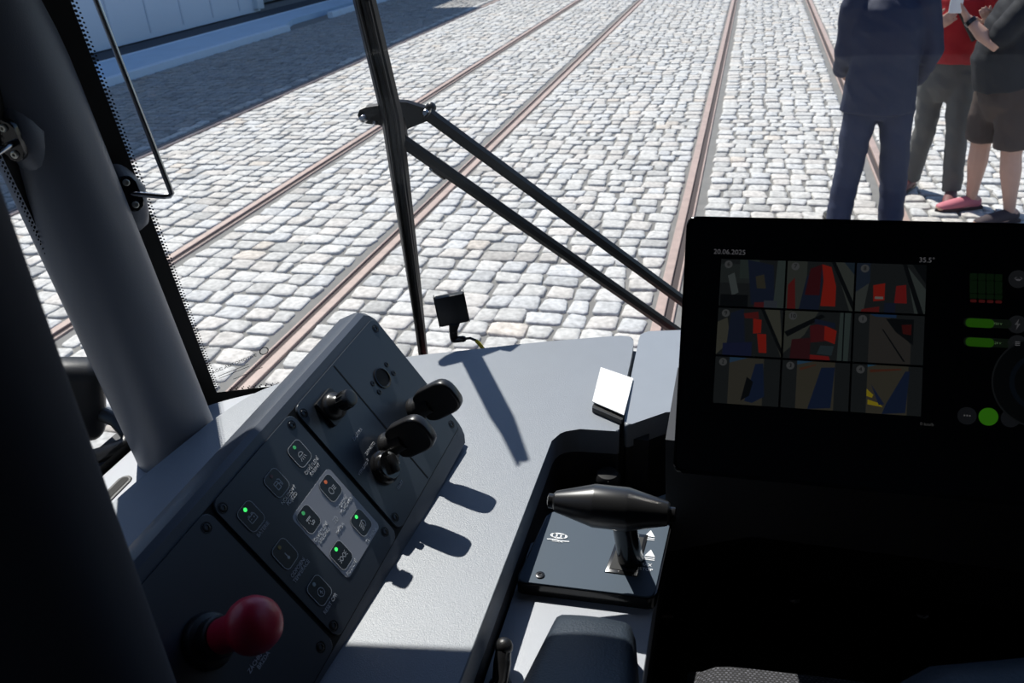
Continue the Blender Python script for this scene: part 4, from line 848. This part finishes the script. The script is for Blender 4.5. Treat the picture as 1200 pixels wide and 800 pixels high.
# ignition switch
a, b = fuv(449,548,HP); T = FT(a,b,HP)
bm = bmesh.new(); lathe(bm, [(.0185,0),(.0185,.004),(.0165,.0055),(.0160,.010),(.0148,.0115),(0,.0115)], T, 40); ig = bm_put('key_switch', bm, M['gloss'], hs)
bm = bmesh.new(); n_ = 12
o_ = [(.0142*math.cos(math.radians(-38+86*i/n_)), .0142*math.sin(math.radians(-38+86*i/n_))) for i in range(n_+1)]; i_ = [(.0118*math.cos(math.radians(-38+86*i/n_)), .0118*math.sin(math.radians(-38+86*i/n_))) for i in range(n_+1)]
prism(bm, o_+i_[::-1], .0112, .0122, T); bm_put('white_mark', bm, M['ink'], ig, smooth=0, label='white arc mark')
bm = bmesh.new(); box(bm, (0,-.001,.015), (.020,.008,.008), T @ Matrix.Rotation(math.radians(60),4,'Z'), bev=.002); bm_put('turn_grip', bm, M['black'], ig)
# the two paddles
for i, (p, hgt) in enumerate((((487,481),.064),((455,523),.062))):
    a, b = fuv(*p,HP); T = FT(a,b,HP)
    bm = bmesh.new(); lathe(bm, [(.016,0),(.016,.003),(.0125,.006),(.0110,.020),(.0110,.026),(0,.026)], T, 28); pd = bm_put('paddle_switch', bm, M['black'], hs)
    R2 = T @ Matrix.Rotation(math.radians(90),4,'Y') @ Matrix.Rotation(math.radians(0),4,'Z')      # plate lies in the plane of the normal and the panel's short side
    R2 = T @ Matrix(((0,0,1,0),(0,-1,0,0),(1,0,0,0),(0,0,0,1)))
    bm = bmesh.new(); b_ = bmesh.new()
    pts = roundpoly([(.010,-.016),(.020,-.021),(hgt,-.021),(hgt,.021),(.020,.021),(.010,.016)], [.004,.006,.018,.018,.006,.004], 6)
    prism(b_, pts, -.0065, .0065, I4, .0); bmesh.ops.remove_doubles(b_, verts=b_.verts, dist=1e-6)
    es = [e for e in b_.edges if abs(abs(e.verts[0].co.z)-.0065) < 1e-5 and abs(e.verts[0].co.z-e.verts[1].co.z) < 1e-6]
    bmesh.ops.bevel(b_, geom=es, offset=.0028, segments=3, profile=.5, affect='EDGES', clamp_overlap=True); b_.transform(R2)
    bm_put('paddle', b_, M['satin'], pd, smooth=40); bm.free()

# ================================================================== MONITOR
th = math.radians(28); mn = Vector((0,-math.cos(th),math.sin(th))); mu = Vector((0,math.sin(th),math.cos(th))); mx = Vector((1,0,0))
rl = math.radians(1.0); mx, mu = mx*math.cos(rl)+mu*math.sin(rl), mu*math.cos(rl)-mx*math.sin(rl)
MT = Matrix.Translation(mn*-.8) @ Matrix((mx,mu,mn)).transposed().to_4x4()
def mp(px, py): p = ray(px,py); p = p*(.8/-(p.dot(mn))); return p.dot(mx), p.dot(mu)
mo = thing('cab_monitor', 'large black cab monitor on the right showing nine camera pictures and green gauges', 'monitor', (.17,.78,ZD))
x0, yt = mp(805,253); x0b, _ = mp(793,500); yb = -.128; x1 = x0+.46
fp = roundpoly([(x0b-.001,yb),(x1,yb),(x1,yt),(x0,yt)], .009, 5)
bm = bmesh.new(); prism(bm, fp, -.035, .0, MT, .0015); bm_put('bezel', bm, M['gloss'], mo)
bm = bmesh.new(); prism(bm, roundpoly([(x0b+.03,yb+.03),(x1-.03,yb+.03),(x1-.03,yt-.03),(x0+.03,yt-.03)],.01), -.075, -.034, MT, .004); bm_put('rear_case', bm, M['black'], mo)
bm = bmesh.new(); prism(bm, roundpoly([(x0+.004,yb+.004),(x1-.004,yb+.004),(x1-.004,yt-.004),(x0+.004,yt-.004)],.007), -.0005, .0004, MT); bm_put('front_glass', bm, mat('monitor glass', (.014,.014,.017), .3), mo)
bm = bmesh.new()
fc = [Vector((-.052,.80,-.50)), Vector((.46,.80,-.50)), gz(1215,662,-.66), gz(880,628,-.62), gz(801,650,-.66)]
fc = [Vector((-.052,.735,-.515)), Vector((.47,.735,-.515)), Vector((.47,.745,-.640)), Vector((.046,.735,-.632)), Vector((-.046,.735,-.672))]
cf = [bm.verts.new(p) for p in fc]; cr = [bm.verts.new(p+Vector((0,.155,0))) for p in fc]; bm.faces.new(cf); bm.faces.new(cr[::-1])
for i in range(5): bm.faces.new((cf[i],cf[(i+1)%5],cr[(i+1)%5],cr[i]))
bm_put('support_housing', bm, M['dark'], mo, smooth=0)
bm = bmesh.new(); mc = MT @ Vector((.19,-.08,-.05)); tube(bm, [mc, mc+Vector((0,.10,-.08)), Vector((.19,1.03,ZD+.012))], [.03,.03,.035], n=16, cap='flat'); bm_put('bracket', bm, M['black'], mo, smooth=60)
tl = mp(844,302); tr = mp(1087,309); bl_ = mp(834,472.5); br_ = mp(1080,489)
def cpoly(L, poly, col):  L.append((poly, col))
def screenmesh(name, items, parent, h):
    V = []; Fc = []; C = []
    for k, (poly, col) in enumerate(items):
        b = len(V); V += [MT @ Vector((x,y,h+k*.00001)) for x,y in poly]; Fc.append(tuple(range(b,b+len(poly)))); C += [(*col,1)]*len(poly)
    me = bpy.data.meshes.new(name); me.from_pydata(V, [], Fc); at = me.color_attributes.new('tone','FLOAT_COLOR','POINT'); at.data.foreach_set('color', np.array(C,np.float32).ravel())
    return put(name, me, M['screen'], parent)
sc_ = lambda c, k=1.0: tuple(x*k for x in c)
GR, GG, RD, BL, DK, PA, YL = (.018,.022,.022), (.022,.030,.028), (.18,.012,.008), (.009,.013,.026), (.004,.005,.006), (.030,.033,.028), (.22,.17,.01)
def bil(u, v): # u right, v down
    a = Vector(tl).lerp(Vector(tr),u); b = Vector(bl_).lerp(Vector(br_),u); return tuple(a.lerp(b,v))
def tile(i, j, num, shapes):
    u0, u1, v0, v1 = i/3+.006, (i+1)/3-.004, j/3+.008, (j+1)/3-.006
    q = lambda x, y: bil(u0+(u1-u0)*x, v0+(v1-v0)*y)
    it = [([q(0,0),q(1,0),q(1,1),q(0,1)], (.012,.014,.015))]
    for poly, col in shapes: it.append(([q(x,y) for x,y in poly], col))
    cx_, cy_ = q(.12,.11); it.append((circ(cx_,cy_,.0036,18), (.055,.058,.06)))
    o = screenmesh('camera_picture', it, mo, .0006)
    bm = bmesh.new(); text(bm, num, .0052, MT @ Matrix.Translation((cx_,cy_,.0010)), ext=0); bm_put('number', bm, mat('num', (.003,.003,.003), .5), o, smooth=0)
R_ = lambda x0_,y0_,x1_,y1_: [(x0_,y0_),(x1_,y0_),(x1_,y1_),(x0_,y1_)]
tile(0,0,'6',[(R_(0,.1,.5,.5),GR),([(.12,.35),(.22,.28),(.3,.7),(.2,.78)],(.05,.06,.06)),(R_(.3,.0,.6,.4),GG),([(.42,0),(.82,.1),(.86,.9),(.5,.95)],BL),([(.55,.35),(.68,.3),(.72,.6),(.58,.6)],(.03,.028,.02)),([(.88,0),(1,0),(1,1),(.84,1)],(.03,.04,.038)),(R_(.02,.75,.45,1),DK),([(.55,.9),(.75,.88),(.75,1),(.55,1)],(.06,.01,.012)),([(.7,.85),(.9,.85),(.9,1),(.7,1)],(.03,.035,.045))])
tile(1,0,'7',[(R_(0,0,.3,1),(.03,.034,.03)),([(.02,.5),(.12,.35),(.15,1),(.02,1)],(.08,.01,.01)),([(.3,.3),(.55,.15),(.5,1),(.2,1)],BL),([(.35,.15),(.52,.05),(.5,.7),(.28,.7)],(.035,.006,.008)),([(.52,.05),(.66,.1),(.74,.5),(.74,.92),(.52,.92),(.55,.4)],RD),([(.7,0),(1,0),(1,1),(.95,1)],(.035,.04,.036)),([(.66,0),(.72,0),(1,.8),(1,1)],DK),([(.85,0),(1,0),(1,.25)],(.012,.02,.03))])
tile(2,0,'8',[([(0,.35),(.2,.3),(.12,1),(0,1)],(.035,.04,.038)),([(0,.0),(.2,.0),(.2,.4),(0,.6)],(.012,.018,.03)),([(.25,.45),(.42,.4),(.42,.75),(.26,.78)],RD),(R_(.28,.68,.4,.73),(.12,.12,.11)),([(.58,.45),(.72,.42),(.74,.8),(.56,.8)],(.13,.01,.01)),([(.1,.95),(.35,.88),(.35,1),(.08,1)],(.08,.01,.01)),([(.7,0),(1,.5),(1,1),(.85,1)],(.034,.042,.04)),([(.66,0),(.72,0),(.98,1),(.9,1)],DK),([(.8,0),(1,0),(1,.4)],DK),(R_(.42,.8,.58,1),BL)])
tile(0,1,'9',[([(0,.3),(.15,.2),(.22,.7),(0,1)],(.045,.045,.035)),([(.2,.1),(.4,.0),(.45,.9),(.15,.9)],BL),([(.4,.1),(.62,.05),(.64,.2),(.42,.2)],(.07,.01,.01)),([(.55,.2),(.68,.22),(.68,.5),(.56,.52)],RD),([(.62,.52),(.76,.52),(.78,.92),(.66,.92)],RD),([(.72,0),(.95,0),(1,.6),(1,1)],(.042,.043,.034)),([(.66,0),(.72,0),(1,.8),(1,.95)],DK),([(.1,.75),(.55,.7),(.55,1),(.1,1)],(.01,.013,.035))])
tile(1,1,'10',[([(0,0),(.5,0),(.3,.5),(0,.9)],(.035,.038,.032)),([(0,.45),(.55,.05),(.6,.1),(.05,.55)],DK),([(.38,.3),(.62,.22),(.66,.6),(.4,.65)],(.05,.008,.01)),([(.6,.28),(.78,.38),(.76,.66),(.6,.58)],RD),([(.45,.15),(.75,.22),(.76,.33),(.45,.25)],BL),([(.38,.9),(.68,.92),(.7,1),(.36,1)],(.13,.01,.01)),([(.82,0),(.98,0),(.96,1),(.8,1)],(.03,.042,.04)),(R_(.87,0,.89,1),DK),([(.12,.6),(.4,.55),(.4,1),(.1,1)],(.03,.008,.01)),([(.55,.7),(.75,.7),(.72,.9),(.5,.88)],(.02,.03,.035))])
tile(2,1,'1',[([(.22,.0),(.5,.05),(.82,.6),(.82,1),(.22,1)],(.028,.026,.024)),([(.45,.08),(.85,.08),(.85,.6),(.6,.35)],DK),([(.68,.2),(.82,.18),(.82,.4),(.7,.38)],(.04,.006,.006)),([(.22,.0),(.6,.0),(.6,.06),(.3,.05)],(.012,.03,.07)),([(.4,.3),(.42,.3),(.75,.95),(.72,.95)],DK)])
tile(0,2,'2',[([(.22,0),(.75,0),(.75,1),(.22,1)],(.036,.034,.027)),([(.22,0),(.5,0),(.22,.12)],(.02,.045,.08)),([(.62,.12),(.74,.1),(.78,.8),(.6,.95),(.48,.92)],(.008,.014,.034)),([(.5,.4),(.6,.5),(.55,.8),(.42,.92)],DK)])
tile(1,2,'3',[([(.22,0),(.78,0),(.78,1),(.22,1)],(.038,.035,.026)),([(.22,0),(.45,0),(.22,.08)],(.02,.05,.09)),([(.58,.12),(.78,.1),(.74,.95),(.4,1)],(.008,.014,.034)),([(.25,.15),(.5,.05),(.5,.08),(.27,.2)],(.06,.025,.015))])
tile(2,2,'4',[([(.22,0),(.8,0),(.8,1),(.22,1)],(.038,.035,.026)),([(.22,0),(.35,0),(.22,.05)],(.02,.06,.1)),([(.76,.1),(.82,.1),(.78,.95),(.45,1),(.5,.8)],(.008,.014,.034)),([(.22,.5),(.32,.62),(.3,.68),(.22,.65)],YL),([(.24,.72),(.4,.78),(.46,.86),(.24,.82)],YL),([(.25,.1),(.7,.05),(.7,.08),(.26,.16)],(.06,.02,.012)),([(.28,.4),(.48,.8),(.4,.82)],(.01,.016,.04))])
def mtext(s, px, py, size, col=(.055,.055,.06)):
    bm = bmesh.new(); x, y = mp(px,py); text(bm, s, size, MT @ Matrix.Translation((x,y,.0009)), ext=0); bm_put('screen_text', bm, mat('screen ink', (.01,.01,.01), .5, emit=col, estr=1), mo, smooth=0)
mtext('20.06.2025', 855, 295.5, .0066); mtext('35.5°', 1086, 305, .0062); mtext('0 km/h', 1086, 497, .004, (.03,.03,.03))
def gauge(name, items): 
    L = []
    for poly, col in items: L.append((poly, col))
    screenmesh(name, L, mo, .0006)
def rr_px(px, py, w_px, h_px, r_px):
    x, y = mp(px,py); k = 1/1158
    return rrect(x,y,w_px*k,h_px*k,r_px*k,4)
gd = (.004,.011,.004)
L = []
for k in range(4):
    px = 1140.5+k*9.8
    for py, hh in ((324,7),(332.5,7),(340,6),(347,5)): L.append((rr_px(px,py+k*.4,7,hh,1), gd))
    L.append((rr_px(px,352.5+k*.4,6,3,1), (.06,.008,.008)))
screenmesh('level_bars', L, mo, .0006)
for py, nm in ((378.5,'charge_bar'),(401,'charge_bar')):
    screenmesh(nm, [(rr_px(1157,py,44,9,4), (.006,.010,.006)), (rr_px(1148,py,26,9,4), (.018,.085,.004))], mo, .0006); mtext('750 V' if py < 390 else '24 V', 1169, py+1, .0028, (.05,.09,.04))
for px, py, c in ((1193,327,(.012,.013,.015)),(1192,380,(.012,.013,.015)),(1192,403,(.012,.013,.015)),(1133,487,(.009,.01,.012)),(1158,488,(.03,.16,.006)),(1184,490,(.009,.01,.012))):
    x, y = mp(px,py); screenmesh('screen_key', [(circ(x,y,.0078,24), c)], mo, .0006)
mtext('•••', 1133, 487, .006, (.05,.05,.05)); mtext('↔', 1193, 327, .006, (.04,.04,.045)); mtext('≡', 1192, 403, .008, (.06,.06,.065)); x, y = mp(1192,380); screenmesh('bolt_symbol', [([(x+.001,y+.005),(x-.0022,y-.0004),(x-.0002,y-.0004),(x-.001,y-.005),(x+.0022,y+.0006),(x+.0002,y+.0006)], (.07,.07,.075))], mo, .0009)
x, y = mp(1222,448); screenmesh('speed_dial', [(circ(x,y,.040,48), (.008,.009,.010)), (circ(x,y,.0385,48), (.002,.0025,.003)), (circ(x,y,.026,48), (.003,.005,.008)), (circ(x,y,.022,48), (.002,.0025,.003))], mo, .0007)

# ================================================================== LEG SPACE AND SEAT
z_ = FL
fm = [gz(803,652,z_), gz(878,629,z_), gz(1195,661,z_)]
mp_ = [(fm[0].x,.35),(fm[0].x,fm[0].y),(fm[1].x,min(1.03,fm[1].y)),(1.2,1.03),(1.2,.35)]
fy = 1.03
# foot plate: sloping tread plate under the monitor
fs = thing('foot_plate', 'black tread-patterned foot plate in the dark leg space below the monitor', 'foot plate', (.35,.9,FL))
q0_, q1_, q2_, q3_ = gz(800,651,-1.0), gz(880,628,-1.0), gz(1200,661,-1.0), gz(1200,900,-1.14)
fn = Vector((0,-.0,1))
pts = [(.0,.60),(gz(800,651,-.93).x, gz(800,651,-.93).y),(gz(880,628,-.93).x,gz(880,628,-.93).y),(.75,gz(880,628,-.93).y+.0),(.9,.95),(.9,.60)]
def fz(y): return -1.10+(y-.60)*.36
bm = bmesh.new()
pl = [(-.02,.55),(gz(800,651,-.95).x, gz(800,651,-.95).y-.02),(gz(880,628,-.93).x,gz(880,628,-.93).y-.03),(.60,gz(880,628,-.93).y+.01),(.85,.98),(.85,.55)]
b1 = bmesh.new(); prism(b1, pl, -.02, 0, I4, .003)
for v in b1.verts: v.co.z += fz(v.co.y)
bm.free(); bm_put('plate', b1, M['rubber'], fs)
bm = bmesh.new()
for i in range(20):
    for j in range(13):
        x = .02+i*.043; y = .575+j*.034; 
        if y > 1.0 or (x < .09 and y > .9): continue
        for k in range(5):
            s = 1 if (i+j) % 2 else -1
            o = Vector((x+(k-2)*.0042, y+(k-2)*.0042*s, 0)); T = Matrix.Translation((o.x,o.y,fz(o.y)+.0008)) @ Matrix.Rotation(math.atan(.36),4,'X') @ Matrix.Rotation(math.radians(-45*s),4,'Z')
            box(bm, (0,0,0), (.018,.0018,.0022), T)
tr_ = bm_put('tread', bm, M['rubber'], fs, smooth=0)
for px, py in ((930,700),(1080,718)):
    p = gz(px,py,-1.03); y = p.y
    for _ in range(20): p = gz(px,py,fz(p.y))
    bm = bmesh.new(); lathe(bm, [(.010,0),(.010,.003),(.006,.006),(0,.0065)], Matrix.Translation(p) @ Matrix.Rotation(math.atan(.36),4,'X'), 18); bm_put('bolt', bm, M['steel'], fs)
se_ = thing('driver_chair', 'driver seat with grey woven cushion, only its front edge showing at the bottom', 'seat', (.22,.3,FL))
zs_ = -.69
A = [gz(808,752,zs_), gz(1010,768,zs_)+Vector((.16,.0,0)), Vector((.45,.12,zs_+.01)), Vector((.0,.12,zs_+.01))]
bm = bmesh.new(); quadpad(bm, A, .045, 12, .004); bm_put('cushion', bm, M['fabric'], se_, smooth=60)
bm = bmesh.new(); prism(bm, rrect(.24,.34,.34,.4,.05), -1.0, zs_-.05); bm_put('seat_frame', bm, M['black'], se_)
bm = bmesh.new(); lathe(bm, [(.14,FL),(.14,FL+.03),(.06,FL+.06),(.05,-1.0),(0,-1.0)], Matrix.Translation((.24,.34,0)), 24); bm_put('pedestal', bm, M['black'], se_)
bm = bmesh.new(); tube(bm, [(.23,.02,zs_+.02),(.23,-.02,zs_+.25),(.23,-.08,zs_+.6)], [(.22,.05),(.23,.06),(.19,.05)], side=(1,0,0), n=24); bm_put('backrest', bm, M['fabric'], se_, smooth=60)
bm = bmesh.new(); c = [gz(1020,818,-.47), gz(1110,800,-.47), gz(1260,776,-.47)]; tube(bm, [c[0]-Vector((.03,.10,.04)), c[0]-Vector((0,.05,.012)), c[1]-Vector((0,.045,0)), c[2]-Vector((-.02,.045,0)), c[2]+Vector((.1,-.05,0))], [.03,.04,.045,.045,.04], n=20); bm_put('side_arm', bm, M['leather'], se_, smooth=60, label='dark rounded seat arm')
